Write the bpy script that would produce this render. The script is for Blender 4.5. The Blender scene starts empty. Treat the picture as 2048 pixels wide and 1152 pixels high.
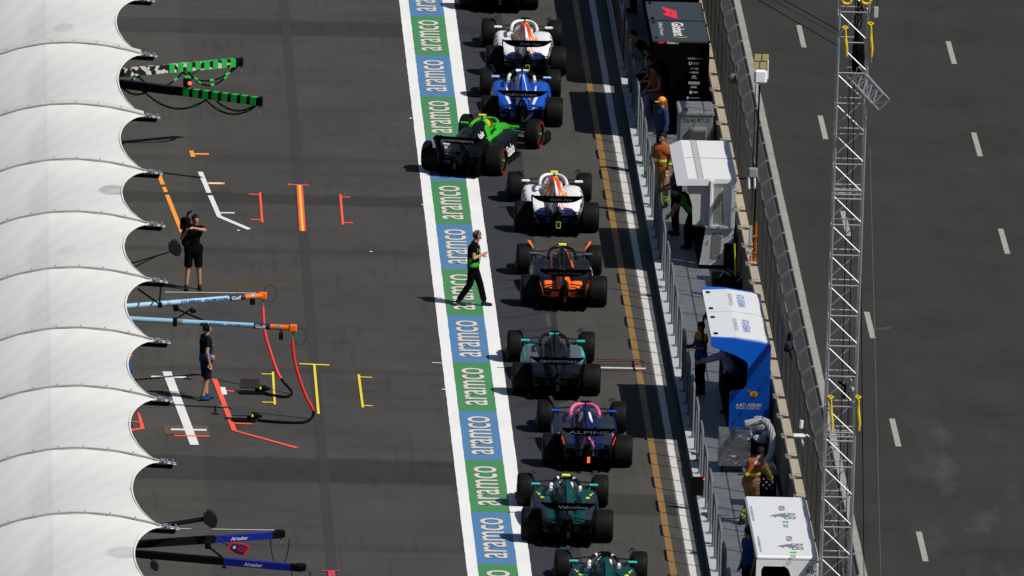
import bpy, bmesh, math, random
from mathutils import Vector, Matrix
random.seed(7)
R = math.radians
# ------------------------------------------------------------------ camera, sky, sun, exposure
sc = bpy.context.scene
COL = sc.collection
FPX = 35000.0; TH = math.atan(7236/35000.0); PS = math.atan(1238/35740.0); RO = 0.0295; HC = 83.5
D0 = HC/math.tan(TH)
CP = Vector((-D0*math.sin(PS), -D0*math.cos(PS), HC))
FW = Vector((math.sin(PS)*math.cos(TH), math.cos(PS)*math.cos(TH), -math.sin(TH)))
_r0 = Vector((math.cos(PS), -math.sin(PS), 0)); _u0 = _r0.cross(FW)
RT = _r0*math.cos(RO) + _u0*math.sin(RO); UP = -_r0*math.sin(RO) + _u0*math.cos(RO)
cam_d = bpy.data.cameras.new('camera'); cam = bpy.data.objects.new('camera', cam_d); COL.objects.link(cam)
cam.matrix_world = Matrix(((RT.x, UP.x, -FW.x, CP.x), (RT.y, UP.y, -FW.y, CP.y), (RT.z, UP.z, -FW.z, CP.z), (0, 0, 0, 1)))
cam_d.sensor_width = 36; cam_d.lens = FPX/2048*36; cam_d.clip_start = 1; cam_d.clip_end = 5000
sc.camera = cam
SUN = Vector((0.70, -0.48, 1.0)).normalized()          # towards the sun
W = bpy.data.worlds.new('World'); sc.world = W; W.use_nodes = True
nt = W.node_tree; bg = nt.nodes['Background']
sky = nt.nodes.new('ShaderNodeTexSky'); sky.sky_type = 'NISHITA'; sky.sun_disc = False
sky.sun_elevation = math.asin(SUN.z); sky.sun_rotation = math.atan2(SUN.x, SUN.y)
nt.links.new(sky.outputs[0], bg.inputs[0]); bg.inputs[1].default_value = 0.05
sl = bpy.data.lights.new('sun', 'SUN'); sl.energy = 4.7; sl.angle = R(0.5); sl.color = (1.0, 0.95, 0.87)
so = bpy.data.objects.new('sun', sl); COL.objects.link(so)
so.rotation_euler = SUN.to_track_quat('Z', 'Y').to_euler(); so.location = (30, -30, 60)
sc.view_settings.view_transform = 'Standard'; sc.view_settings.look = 'None'
sc.view_settings.exposure = 0.0; sc.view_settings.gamma = 1.0
try:
    sc.cycles.max_bounces = 5; sc.cycles.diffuse_bounces = 2; sc.cycles.glossy_bounces = 3; sc.cycles.transparent_max_bounces = 6
except Exception: pass

def at(px, py, z=0.0):                                  # the spot at height z seen at a photo pixel
    d = FW + RT*((px-1024)/FPX) - UP*((py-576)/FPX)
    return CP + d*((z-CP.z)/d.z)
def atY(px, py, Y):                                     # the spot on the plane y = Y
    d = FW + RT*((px-1024)/FPX) - UP*((py-576)/FPX)
    return CP + d*((Y-CP.y)/d.y)

# ------------------------------------------------------------------ materials
def lin(c):
    if isinstance(c, str):
        c = c.lstrip('#'); c = [int(c[i:i+2], 16)/255 for i in (0, 2, 4)]
        return tuple(x/12.92 if x <= .04045 else ((x+.055)/1.055)**2.4 for x in c)
    return tuple(c)
MATS = {}
def mat(name, col, rough=.6, metal=0.0, var=.12, scale=6.0, coat=0.0, emit=0.0, bump=0.0, spec=.25):
    if name in MATS: return MATS[name]
    m = bpy.data.materials.new(name); m.use_nodes = True; t = m.node_tree; b = t.nodes['Principled BSDF']
    c = lin(col)
    tc = t.nodes.new('ShaderNodeTexCoord'); n = t.nodes.new('ShaderNodeTexNoise')
    n.inputs['Scale'].default_value = scale; n.inputs['Detail'].default_value = 5
    t.links.new(tc.outputs['Object'], n.inputs['Vector'])
    mx = t.nodes.new('ShaderNodeMix'); mx.data_type = 'RGBA'
    mx.inputs[6].default_value = (*[x*(1-var) for x in c], 1); mx.inputs[7].default_value = (*[min(1, x*(1+var)) for x in c], 1)
    t.links.new(n.outputs['Fac'], mx.inputs[0]); t.links.new(mx.outputs[2], b.inputs['Base Color'])
    b.inputs['Roughness'].default_value = rough; b.inputs['Metallic'].default_value = metal
    b.inputs['Specular IOR Level'].default_value = spec
    b.inputs['Coat Weight'].default_value = coat; b.inputs['Coat Roughness'].default_value = .08
    if emit: b.inputs['Emission Color'].default_value = (*c, 1); b.inputs['Emission Strength'].default_value = emit
    if bump:
        bp = t.nodes.new('ShaderNodeBump'); bp.inputs['Strength'].default_value = bump; bp.inputs['Distance'].default_value = .02
        t.links.new(n.outputs['Fac'], bp.inputs['Height']); t.links.new(bp.outputs[0], b.inputs['Normal'])
    MATS[name] = m; return m

class NT:                                               # small helper for hand made node trees
    def __init__(s, name, rough=.8):
        s.m = bpy.data.materials.new(name); s.m.use_nodes = True; s.t = s.m.node_tree
        s.b = s.t.nodes['Principled BSDF']; s.b.inputs['Roughness'].default_value = rough
        g = s.t.nodes.new('ShaderNodeNewGeometry'); s.pos = g.outputs['Position']
        x = s.t.nodes.new('ShaderNodeSeparateXYZ'); s.t.links.new(s.pos, x.inputs[0]); s.x, s.y, s.z = x.outputs
    def _in(s, sock, v):
        if hasattr(v, 'is_output'): s.t.links.new(v, sock)
        elif isinstance(v, (tuple, list)): sock.default_value = (*v, 1) if len(v) == 3 and sock.type == 'RGBA' else v
        else: sock.default_value = v
    def M(s, op, a, b=0.0, clamp=False):
        n = s.t.nodes.new('ShaderNodeMath'); n.operation = op; n.use_clamp = clamp
        s._in(n.inputs[0], a); s._in(n.inputs[1], b); return n.outputs[0]
    def noise(s, scale, detail=4, vec=None, rough=.55):
        n = s.t.nodes.new('ShaderNodeTexNoise'); n.inputs['Scale'].default_value = scale; n.inputs['Detail'].default_value = detail
        n.inputs['Roughness'].default_value = rough
        s.t.links.new(vec or s.pos, n.inputs['Vector']); return n.outputs['Fac']
    def stretch(s, sx, sy, sz):
        n = s.t.nodes.new('ShaderNodeMapping'); n.inputs['Scale'].default_value = (sx, sy, sz)
        s.t.links.new(s.pos, n.inputs[0]); return n.outputs[0]
    def step(s, v, lo, hi):
        n = s.t.nodes.new('ShaderNodeMapRange'); n.inputs[1].default_value = lo; n.inputs[2].default_value = hi
        s._in(n.inputs[0], v); return n.outputs[0]
    def band(s, v, lo, hi, soft=.05):
        return s.M('MULTIPLY', s.step(v, lo-soft, lo+soft), s.M('SUBTRACT', 1.0, s.step(v, hi-soft, hi+soft)))
    def mix(s, f, a, b):
        n = s.t.nodes.new('ShaderNodeMix'); n.data_type = 'RGBA'
        s._in(n.inputs[0], f); s._in(n.inputs[6], a); s._in(n.inputs[7], b); return n.outputs[2]
    def mul(s, f, a, k):                                # darken / lighten colour a by factor k where f
        return s.mix(f, a, s.scale(a, k))
    def scale(s, a, k):
        n = s.t.nodes.new('ShaderNodeMix'); n.data_type = 'RGBA'; n.blend_type = 'MULTIPLY'; n.inputs[0].default_value = 1
        s._in(n.inputs[6], a); n.inputs[7].default_value = (k, k, k, 1); return n.outputs[2]
    def out(s, c, bump=None, bs=.3, dist=.01):
        s._in(s.b.inputs['Base Color'], c)
        if bump is not None:
            bp = s.t.nodes.new('ShaderNodeBump'); bp.inputs['Strength'].default_value = bs; bp.inputs['Distance'].default_value = dist
            s._in(bp.inputs['Height'], bump); s.t.links.new(bp.outputs[0], s.b.inputs['Normal'])
        return s.m

def asphalt(name, c, speck=.5, kind='apron'):
    n = NT(name, .82); n.b.inputs['Specular IOR Level'].default_value = .08
    big = n.noise(.35, 4); mid = n.noise(2.2, 5); fine = n.noise(22, 3, rough=.8)
    base = n.mix(n.step(big, .3, .7), [x*.82 for x in c], [x*1.14 for x in c])
    base = n.mix(n.M('MULTIPLY', n.step(mid, .35, .7), .5), base, [x*1.16 for x in c])
    sp = n.step(fine, .60, .78); base = n.mix(n.M('MULTIPLY', sp, speck), base, [x*2.6 for x in c])
    sd = n.step(fine, .42, .28); base = n.mix(n.M('MULTIPLY', sd, speck*.8), base, [x*.45 for x in c])
    blot = n.step(n.noise(1.3, 3), .60, .72); base = n.mul(n.M('MULTIPLY', blot, .22), base, .75)
    spot = n.step(n.noise(3.1, 2), .72, .76); base = n.mul(n.M('MULTIPLY', spot, .45), base, .55)
    chip = n.step(n.noise(9, 1), .80, .83); base = n.mix(n.M('MULTIPLY', chip, .55), base, (.16, .16, .155))
    if kind in ('apron', 'lane'):
        tm = n.noise(1.0, 4, n.stretch(5.5, .22, 1)); base = n.mul(n.M('MULTIPLY', n.M('MULTIPLY', n.step(tm, .56, .62), n.step(n.noise(.3, 2), .45, .6)), .35), base, .6)
    if kind == 'apron':
        wob = n.noise(1.1, 3); yw = n.M('ADD', n.y, n.M('MULTIPLY', wob, .5))
        streak = n.noise(1.0, 5, n.stretch(.15, 2.2, 1))
        base = n.mul(n.M('MULTIPLY', n.step(streak, .5, .72), .22), base, .55)
        for lo, hi, k in ((-21.9, -19.4, .6), (30.9, 32.9, .5), (9.3, 10.6, .5), (14.5, 15.2, .25), (3.4, 4.0, .35), (-10.2, -9.7, .3), (-29, -28.2, .2)):
            base = n.mul(n.M('MULTIPLY', n.band(yw, lo+.25, hi+.25, .12), k), base, .45)
        base = n.mul(n.M('MULTIPLY', n.step(n.x, -7.42, -7.5), .45), base, 1.28)
        base = n.mul(n.M('MULTIPLY', n.band(n.x, -4.94, -4.92, .012), .6), base, .45)
        base = n.mix(n.M('MULTIPLY', n.band(n.x, -4.92, -4.70, .012), .75), base, (.040, .043, .050))
        base = n.mix(n.M('MULTIPLY', n.M('MULTIPLY', n.band(n.y, -.9, .35, .5), n.band(n.x, -7.0, -5.5, .6)), .35), base, (.085, .055, .018))
    if kind == 'track':
        streak = n.noise(.8, 5, n.stretch(2.0, .12, 1))
        base = n.mul(n.M('MULTIPLY', n.step(streak, .45, .75), .4), base, .72)
        base = n.mul(n.M('MULTIPLY', n.M('MULTIPLY', n.step(n.noise(.7, 4, n.stretch(1.5, .35, 1)), .5, .75), n.band(n.y, -32, -14, 4)), n.band(n.x, 8.6, 10.6, .7)), base, 2.0)
    if kind == 'lane':
        streak = n.noise(1.2, 5, n.stretch(2.6, .14, 1))
        base = n.mul(n.M('MULTIPLY', n.step(streak, .45, .7), .3), base, .7)
        base = n.mul(n.M('MULTIPLY', n.band(n.y, -24.6, -22.4, .08), .7), base, .55)
    return n.out(base, fine, .35, .008)
M_APRON = asphalt('apron asphalt', (.056, .0552, .053), .5)
M_LANEW = asphalt('smooth lane asphalt', (.037, .040, .048), .25, 'lane')
M_LANEE = asphalt('coarse lane asphalt', (.061, .0595, .0545), 1.0, 'lane')
M_TRACK = asphalt('track asphalt', (.037, .0363, .0345), .25, 'track')
M_PATCH = asphalt('new asphalt patch', (.029, .032, .040), .25, 'x')
M_SHOULDER = asphalt('painted grey shoulder', (.095, .10, .10), .5, 'x')

def paint(name, c, worn=.25, rough=.6):
    n = NT(name, rough)
    w = n.noise(5, 6, rough=.7); g = n.noise(60, 2); big = n.noise(.5, 3)
    col = n.mix(big, [x*.88 for x in c], [min(1, x*1.08) for x in c])
    col = n.mix(n.M('MULTIPLY', n.step(w, .52, .8), worn), col, (.06, .06, .06))
    col = n.mix(n.M('MULTIPLY', n.step(g, .62, .8), worn*.8), col, (.05, .05, .05))
    return n.out(col, g, .15, .004)
P_WHITE = paint('white road paint', (.78, .79, .80), .16)
P_GREY = paint('worn white road paint', (.58, .58, .56), .45)
P_YEL = paint('ochre road paint', (.24, .135, .035), .4)
P_BLUE = paint('blue road paint', (.075, .20, .40), .18)
P_GREEN = paint('green road paint', (.055, .23, .085), .18)
P_LET = paint('cream road lettering', (.62, .60, .55), .2)
P_OUTL = paint('dark lettering outline', (.02, .025, .03), .1)
T_ORANGE = paint('orange tape', (.95, .36, .03), .05, .4)
T_RED = paint('red orange tape', (.93, .11, .05), .05, .4)
T_YEL = paint('yellow tape', (.85, .68, .03), .06, .4)
T_WHITE = paint('white tape', (.80, .81, .83), .08, .4)
T_BROWN = paint('brown stain', (.10, .078, .05), .5)
P_DASH = paint('track lane paint', (.33, .33, .30), .5)
P_FRED = paint('faded red paint', (.085, .042, .040), .8)

# ------------------------------------------------------------------ mesh builder and tags
class MB:
    def __init__(s): s.v = []; s.f = []; s.m = []; s.mats = []
    def mi(s, m):
        if m not in s.mats: s.mats.append(m)
        return s.mats.index(m)
    def add(s, vs, fs, m, fm=None):
        o = len(s.v); s.v += [tuple(v) for v in vs]
        for k, f in enumerate(fs):
            s.f.append([i+o for i in f]); s.m.append(s.mi(fm[k] if fm else m))
    def box(s, c, sz, m, rot=None, bev=0.0):
        c = Vector(c); hx, hy, hz = [x/2 for x in sz]
        if bev > 0:
            b = min(bev, hx*.9, hy*.9, hz*.9); pts = []; 
            # chamfered box: 24 vertices
            idx = {}
            for sx in (-1, 1):
                for sy in (-1, 1):
                    for sz_ in (-1, 1):
                        for k in range(3):
                            p = [sx*hx, sy*hy, sz_*hz]
                            for j in range(3):
                                if j != k: p[j] -= (sx, sy, sz_)[j]*b
                            idx[(sx, sy, sz_, k)] = len(pts); pts.append(Vector(p))
            bm = bmesh.new(); vs = [bm.verts.new(p) for p in pts]
            r = bmesh.ops.convex_hull(bm, input=vs); bm.verts.index_update()
            vs2 = [v.co.copy() for v in bm.verts]; fs = [[v.index for v in f.verts] for f in bm.faces]; bm.free()
            vs = vs2
        else:
            vs = [Vector((x*hx, y*hy, z*hz)) for z in (-1, 1) for y in (-1, 1) for x in (-1, 1)]
            fs = [(0, 2, 3, 1), (4, 5, 7, 6), (0, 1, 5, 4), (2, 6, 7, 3), (0, 4, 6, 2), (1, 3, 7, 5)]
        if rot is not None: vs = [rot @ v for v in vs]
        s.add([v+c for v in vs], fs, m)
    def beam(s, a, b, w, h, m, upv=(0, 0, 1)):
        a = Vector(a); b = Vector(b); d = b-a; L = d.length; d.normalize()
        sd = d.cross(Vector(upv))
        if sd.length < 1e-4: sd = d.cross(Vector((1, 0, 0)))
        sd.normalize(); up = sd.cross(d)
        vs = [p+sd*(x*w/2)+up*(y*h/2) for p in (a, b) for x, y in ((-1, -1), (1, -1), (1, 1), (-1, 1))]
        s.add(vs, [(0, 1, 2, 3), (7, 6, 5, 4), (0, 4, 5, 1), (1, 5, 6, 2), (2, 6, 7, 3), (3, 7, 4, 0)], m)
    def tube(s, pts, r, m, n=8, cap=True, fm=None, closed=False):
        pts = [Vector(p) for p in pts]; N = len(pts)
        rr = r if isinstance(r, (list, tuple)) else [r]*N
        vs = []; fs = []; ms = []; prev = None
        for i, p in enumerate(pts):
            if closed: d = pts[(i+1) % N]-pts[i-1]
            else: d = pts[min(i+1, N-1)]-pts[max(i-1, 0)]
            d.normalize()
            if prev is None: u = d.orthogonal().normalized()
            else: u = (prev-d*prev.dot(d)).normalized()
            prev = u; w = d.cross(u)
            for k in range(n):
                a = 2*math.pi*k/n; vs.append(p+(u*math.cos(a)+w*math.sin(a))*rr[i])
        for i in range(N if closed else N-1):
            j = (i+1) % N
            for k in range(n):
                fs.append((i*n+k, i*n+(k+1) % n, j*n+(k+1) % n, j*n+k)); ms.append(fm[i] if fm else m)
        if cap and not closed:
            fs.append(tuple(range(n))[::-1]); ms.append(m); fs.append(tuple((N-1)*n+k for k in range(n))); ms.append(m)
        s.add(vs, fs, m, ms)
    def capsule(s, a, b, ra, rb, m=None, n=14, flat=False, sc=(1, 1, 1)):
        a = Vector(a); b = Vector(b); d = b-a; L = d.length
        if L < 1e-5: d = Vector((0, 0, 1)); b = a+d*1e-4
        d.normalize(); u = d.orthogonal().normalized(); w = d.cross(u)
        rings = []
        for k in range(1, 5):
            t = k/4*math.pi/2; rings.append((a-d*ra*math.cos(t), ra*math.sin(t)))
        for k in range(4, 0, -1) if not flat else [4]:
            t = k/4*math.pi/2; rings.append((b+d*rb*math.cos(t), rb*math.sin(t)))
        vs = [a-d*ra]; fs = []
        for c, r in rings:
            for k in range(n):
                an = 2*math.pi*k/n; vs.append(c+(u*math.cos(an)+w*math.sin(an))*r)
        for k in range(n): fs.append((0, 1+(k+1) % n, 1+k))
        for i in range(len(rings)-1):
            for k in range(n): fs.append((1+i*n+k, 1+i*n+(k+1) % n, 1+(i+1)*n+(k+1) % n, 1+(i+1)*n+k))
        o = 1+(len(rings)-1)*n
        if flat: fs.append(tuple(o+k for k in range(n)))
        else:
            vs.append(b+d*rb); e = len(vs)-1
            for k in range(n): fs.append((o+k, o+(k+1) % n, e))
        s.add(vs, fs, m)
    def ellipsoid(s, c, r, m, n=16, k=10, rot=None, zmin=-1.0):
        vs = []; fs = []
        for i in range(k+1):
            t = math.pi*i/k
            for j in range(n):
                a = 2*math.pi*j/n; v = Vector((r[0]*math.sin(t)*math.cos(a), r[1]*math.sin(t)*math.sin(a), r[2]*max(zmin, math.cos(t))))
                if rot is not None: v = rot @ v
                vs.append(v+Vector(c))
        for i in range(k):
            for j in range(n): fs.append((i*n+j, (i+1)*n+j, (i+1)*n+(j+1) % n, i*n+(j+1) % n))
        s.add(vs, fs, m)
    def lathe_x(s, c, prof, m, n=40, fm=None):              # profile of (x, radius) turned about the x axis
        vs = []; fs = []; ms = []; K = len(prof)
        for x, r in prof:
            for j in range(n):
                a = 2*math.pi*j/n; vs.append((c[0]+x, c[1]+r*math.cos(a), c[2]+r*math.sin(a)))
        for i in range(K-1):
            for j in range(n): fs.append((i*n+j, i*n+(j+1) % n, (i+1)*n+(j+1) % n, (i+1)*n+j)); ms.append(fm[i] if fm else m)
        s.add(vs, fs, m, ms)
    def prism(s, poly, axis, lo, hi, m, fm=None):            # outline extruded along an axis
        n = len(poly); vs = []
        for h in (lo, hi):
            for p in poly:
                vs.append((h, p[0], p[1]) if axis == 0 else (p[0], h, p[1]) if axis == 1 else (p[0], p[1], h))
        fs = [tuple(range(n)), tuple(range(2*n-1, n-1, -1))]
        for i in range(n): fs.append((i, i+n, (i+1) % n+n, (i+1) % n))
        s.add(vs, fs, m)
    def text(s, txt, o, r, u, w, h, m, bold=.0, lift=0.0, centre=True, shear=0.0):
        vs2, fs = glyphs(txt, bold)
        xs = [p[0] for p in vs2]; ys = [p[1] for p in vs2]; x0, x1, y0, y1 = min(xs), max(xs), min(ys), max(ys)
        r = Vector(r).normalized(); u = Vector(u).normalized(); nn = r.cross(u); o = Vector(o)+nn*lift
        kx = w/(x1-x0); ky = (h/(y1-y0)) if h else kx
        cx, cy = ((x0+x1)/2, (y0+y1)/2) if centre else (x0, y0)
        s.add([o+r*((p[0]-cx)*kx+shear*(p[1]-cy)*ky)+u*((p[1]-cy)*ky) for p in vs2], fs, m)
    def build(s, name, parent=None, smooth=False, loc=None, fix=False):
        me = bpy.data.meshes.new(name); me.from_pydata(s.v, [], s.f)
        for m in s.mats: me.materials.append(m)
        me.polygons.foreach_set('material_index', s.m)
        if fix:
            bm = bmesh.new(); bm.from_mesh(me); bmesh.ops.recalc_face_normals(bm, faces=bm.faces); bm.to_mesh(me); bm.free()
        if smooth:
            me.polygons.foreach_set('use_smooth', [True]*len(me.polygons))
            try: me.set_sharp_from_angle(angle=R(40))
            except Exception: pass
        me.update(); o = bpy.data.objects.new(name, me); COL.objects.link(o)
        if parent is not None: o.parent = parent
        if loc is not None: o.location = loc
        return o
_gl = {}
def glyphs(txt, bold):
    k = (txt, bold)
    if k not in _gl:
        c = bpy.data.curves.new('lettering', 'FONT'); c.body = txt; c.size = 1; c.offset = bold; c.resolution_u = 3
        o = bpy.data.objects.new('lettering', c); me = o.to_mesh()
        _gl[k] = ([(v.co.x, v.co.y) for v in me.vertices], [tuple(p.vertices) for p in me.polygons])
        o.to_mesh_clear(); bpy.data.objects.remove(o); bpy.data.curves.remove(c)
    return _gl[k]
def tag(o, label=None, cat=None, group=None, kind=None):
    if label: o['label'] = label
    if cat: o['category'] = cat
    if group: o['group'] = group
    if kind: o['kind'] = kind
    return o
def thing(name, label, cat, loc=(0, 0, 0), rz=0.0, group=None):
    o = bpy.data.objects.new(name, None); COL.objects.link(o); o.location = loc; o.rotation_euler = (0, 0, rz)
    o.empty_display_size = .3
    return tag(o, label, cat, group)
def copy_tree(o, parent=None):
    c = o.copy(); COL.objects.link(c)
    if parent is not None: c.parent = parent
    for ch in [x for x in bpy.data.objects if x.parent == o]: copy_tree(ch, c)
    return c
def ordinal(n):
    w = ['first', 'second', 'third', 'fourth', 'fifth', 'sixth', 'seventh', 'eighth', 'ninth', 'tenth', 'eleventh', 'twelfth', 'thirteenth',
         'fourteenth', 'fifteenth', 'sixteenth', 'seventeenth', 'eighteenth', 'nineteenth', 'twentieth', 'twenty-first', 'twenty-second', 'twenty-third',
         'twenty-fourth', 'twenty-fifth', 'twenty-sixth', 'twenty-seventh', 'twenty-eighth', 'twenty-ninth', 'thirtieth', 'thirty-first', 'thirty-second', 'thirty-third', 'thirty-fourth']
    return w[n]
def struct(o): o['kind'] = 'structure'; return o
def sheet(name, x0, x1, y0, y1, z, m):
    b = MB(); b.add([(x0, y0, z), (x1, y0, z), (x1, y1, z), (x0, y1, z)], [(0, 1, 2, 3)], m); return struct(b.build(name))

# common materials
BLACK = mat('black plastic', (.0035, .0035, .004), .65, spec=.06)
CARBON = mat('carbon fibre', (.0035, .004, .005), .4, coat=.03, spec=.12)
CARBON2 = mat('matt carbon', (.0016, .0017, .002), .8, spec=.02)
RUBBER = mat('tyre rubber', (.0062, .0062, .0066), .6, scale=40, bump=.1, spec=.10)
WHITE = mat('white lettering', (.75, .75, .75), .5)
GREYL = mat('grey lettering', (.5, .52, .55), .5)
STEEL = mat('galvanised steel', (.28, .30, .32), .45, .5)
ALU = mat('aluminium', (.46, .48, .51), .38, .75)
RAILM = mat('painted grey rail', (.17, .19, .21), .5, .2)
SKIN = mat('skin', (.42, .22, .14), .55)
SKIND = mat('tanned skin', (.24, .12, .075), .55)
HAIRB = mat('dark hair', (.006, .005, .004), .7, spec=.2)
HAIRG = mat('grey hair', (.11, .10, .09), .7)
HAIRR = mat('auburn hair', (.18, .07, .025), .6)
LIPS = mat('lips', (.3, .1, .08), .5)
EYE = mat('eye', (.02, .015, .01), .3)
YELC = mat('fluorescent yellow', (.75, .85, .02), .45)
YSLING = mat('yellow sling fabric', (.66, .48, .02), .75, var=.3, scale=20)
REDM = mat('red paint', (.55, .02, .025), .45)
ORAN = mat('orange paint', (.85, .20, .02), .4)
WPAINT = mat('white gloss panel', (.72, .74, .77), .3, coat=.2, var=.03)

# ------------------------------------------------------------------ the setting: ground, lane, markings
g = MB(); g.add([(-600, -700, 0), (700, -700, 0), (700, 900, 0), (-600, 900, 0)], [(0, 1, 2, 3)], M_APRON); struct(g.build('ground'))
YA, YB = -90.0, 110.0
sheet('pit_lane_west', -.45, .70, YA, YB, .004, M_LANEW)
sheet('pit_lane_east', .70, 2.98, YA, YB, .004, M_LANEE)
sheet('lane_shoulder', 2.98, 3.43, YA, YB, .004, M_SHOULDER)
sheet('race_track', 6.9, 60, YA-300, YB+500, .004, M_TRACK)
def wobble_strip(name, x0, x1, y0, y1, z, m, amp=.005, step=.3):
    b = MB(); n = int((y1-y0)/step); vs = []
    for i in range(n+1):
        y = y0+(y1-y0)*i/n
        vs += [(x0+random.uniform(-amp, amp), y, z), (x1+random.uniform(-amp, amp), y, z)]
    b.add(vs, [(2*i, 2*i+1, 2*i+3, 2*i+2) for i in range(n)], m); return struct(b.build(name))
wobble_strip('painted_line_west', -1.86, -1.62, YA, YB, .008, P_WHITE)
wobble_strip('painted_line_east', -.75, -.45, YA, YB, .008, P_WHITE)
wobble_strip('painted_line_pit_wall', 3.02, 3.17, YA, YB, .008, P_GREY)
wobble_strip('painted_line_ochre', 2.59, 2.735, YA, YB, .008, P_YEL)
# blue and green panels with the lettering that runs up the lane
bounds = [at(860, y, 0).y for y in (32.5, 111.6, 193, 276)] + [at(900, y, 0).y for y in (362.5, 449.5, 538, 631)] + [at(950, y, 0).y for y in (725, 823, 920, 1024.5, 1128)]
pitch = (bounds[0]-bounds[-1])/(len(bounds)-1)
for i in range(-3, len(bounds)+3):
    y1 = bounds[0]-pitch*i; y0 = y1-pitch
    if 0 <= i < len(bounds): y1 = bounds[i]
    if 0 <= i+1 < len(bounds): y0 = bounds[i+1]
    sheet('painted_panel', -1.62, -.75, y0, y1, .006, P_GREEN if i % 2 == 0 else P_BLUE)
    b = MB(); yc = (y0+y1)/2
    b.text('aramco', (-1.185, yc, .0095), (0, 1, 0), (-1, 0, 0), pitch*.775, .54, P_OUTL, .022)
    b.text('aramco', (-1.185, yc, .0125), (0, 1, 0), (-1, 0, 0), pitch*.765, .525, P_LET, .006)
    struct(b.build('road_lettering'))
for i in range(-4, 9):
    for x, yo in ((8.28, 32.33), (12.0, 30.6)):
        y = yo-i*11.9; b = MB(); b.add([(x-.065, y-1.5, .008), (x+.065, y-1.5, .008), (x+.065, y+1.5, .008), (x-.065, y+1.5, .008)], [(0, 1, 2, 3)], P_DASH)
        struct(b.build('painted_dash'))
b = MB(); n = 300                                              # rough concrete edging of the race track
vs = []
for i in range(n+1):
    y = YA+(YB-YA)*i/n; a, c = 6.69, 6.895+random.uniform(-.004, .004)
    vs += [(a, y, 0), (a, y, .1), (c, y, .1), (c, y, 0)]
CONC = mat('pale concrete', (.27, .27, .255), .85, var=.3, scale=3)
b.add(vs, [(4*i+k, 4*i+k+1, 4*i+k+5, 4*i+k+4) for i in range(n) for k in range(3)], CONC); struct(b.build('track_edging', fix=True))

def zpx(region, k):                                            # turns coordinates of an enlarged crop into photo pixels
    return lambda x, y: (region[0]+x/k, region[1]+y/k)
ZA = zpx((200, 280), 3.793); ZB = zpx((200, 560), 3.793); ZC = zpx((200, 850), 3.793); ZL = zpx((800, 640), 3.388)
_mk = [0]
def mark(name, Z, poly, m, z=None):
    _mk[0] += 1; z = z or .010+.00015*_mk[0]
    b = MB(); b.add([at(*Z(*p), z) for p in poly][::-1], [tuple(range(len(poly)))], m); return struct(b.build(name))
def stroke(name, Z, p, q, t, m, z=None):
    dx, dy = q[0]-p[0], q[1]-p[1]; L = math.hypot(dx, dy); nx, ny = -dy/L*t/2, dx/L*t/2
    return mark(name, Z, [(p[0]+nx, p[1]+ny), (q[0]+nx, q[1]+ny), (q[0]-nx, q[1]-ny), (p[0]-nx, p[1]-ny)][::-1], m, z)
TP = 'tape_marking'
for q in ([(430, 258), (462, 258), (493, 338), (460, 338)], [(470, 355), (500, 355), (516, 395), (484, 395)], [(492, 415), (524, 415), (640, 703), (607, 703)],
          [(675, 80), (708, 80), (724, 127), (690, 127)]): mark(TP, ZA, q, T_ORANGE)
stroke(TP, ZA, (716, 105), (825, 106), 11, T_ORANGE); stroke(TP, ZA, (816, 327), (945, 329), 15, T_ORANGE); stroke(TP, ZA, (828, 327), (925, 328), 9, T_WHITE)
mark(TP, ZA, [(742, 241), (780, 241), (845, 400), (808, 400)], T_WHITE)
mark(TP, ZA, [(818, 420), (855, 420), (922, 575), (887, 581)], T_WHITE); mark(TP, ZA, [(887, 582), (922, 576), (1147, 672), (1118, 680)], T_WHITE)
stroke(TP, ZA, (912, 551), (1020, 552), 9, T_WHITE); stroke(TP, ZA, (1040, 684), (1060, 685), 6, T_WHITE)
mark(TP, ZA, [(1205, 397), (1222, 397), (1240, 625), (1222, 625)], T_RED); stroke(TP, ZA, (1130, 410), (1205, 413), 7, T_RED); stroke(TP, ZA, (1145, 602), (1221, 605), 7, T_RED)
mark(TP, ZA, [(1490, 341), (1538, 341), (1562, 690), (1513, 690)], T_RED); mark(TP, ZA, [(1506, 341), (1521, 341), (1547, 690), (1531, 690)], T_YEL)
stroke(TP, ZA, (1440, 336), (1585, 343), 6, T_RED); mark(TP, ZA, [(1426, 330), (1441, 330), (1441, 342), (1426, 342)], T_RED)
mark(TP, ZA, [(1814, 413), (1832, 413), (1852, 641), (1834, 642)], T_RED); stroke(TP, ZA, (1834, 431), (1898, 433), 7, T_RED); stroke(TP, ZA, (1853, 626), (1920, 629), 7, T_RED)
mark('brown_stain', ZB, [(472, 1100), (818, 1104), (830, 1178), (492, 1168)], T_BROWN)
mark(TP, ZB, [(473, 694), (541, 694), (752, 1250), (684, 1250)], T_WHITE); stroke(TP, ZB, (388, 732), (655, 738), 12, T_WHITE)
stroke(TP, ZB, (538, 1132), (808, 1137), 12, T_WHITE); stroke(TP, ZC, (562, 79), (828, 85), 10, T_RED)
mark(TP, ZB, [(848, 745), (887, 745), (1038, 1140), (1000, 1140)], T_RED); mark(TP, ZC, [(1000, 41), (1038, 41), (1505, 169), (1480, 175)], T_RED)
stroke(TP, ZB, (940, 839), (1055, 843), 9, T_RED); stroke(TP, ZB, (1022, 1086), (1152, 1091), 9, T_RED)
mark('paper_sheet', ZB, [(912, 812), (950, 812), (966, 868), (928, 868)], T_WHITE)
stroke(TP, ZB, (910, 957), (937, 961), 6, T_WHITE)
mark(TP, ZB, [(282, 1005), (300, 1005), (338, 1118), (308, 1126)], T_RED); stroke(TP, ZB, (215, 1143), (338, 1121), 14, T_RED); stroke(TP, ZB, (240, 1073), (303, 1076), 7, T_RED)
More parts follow.
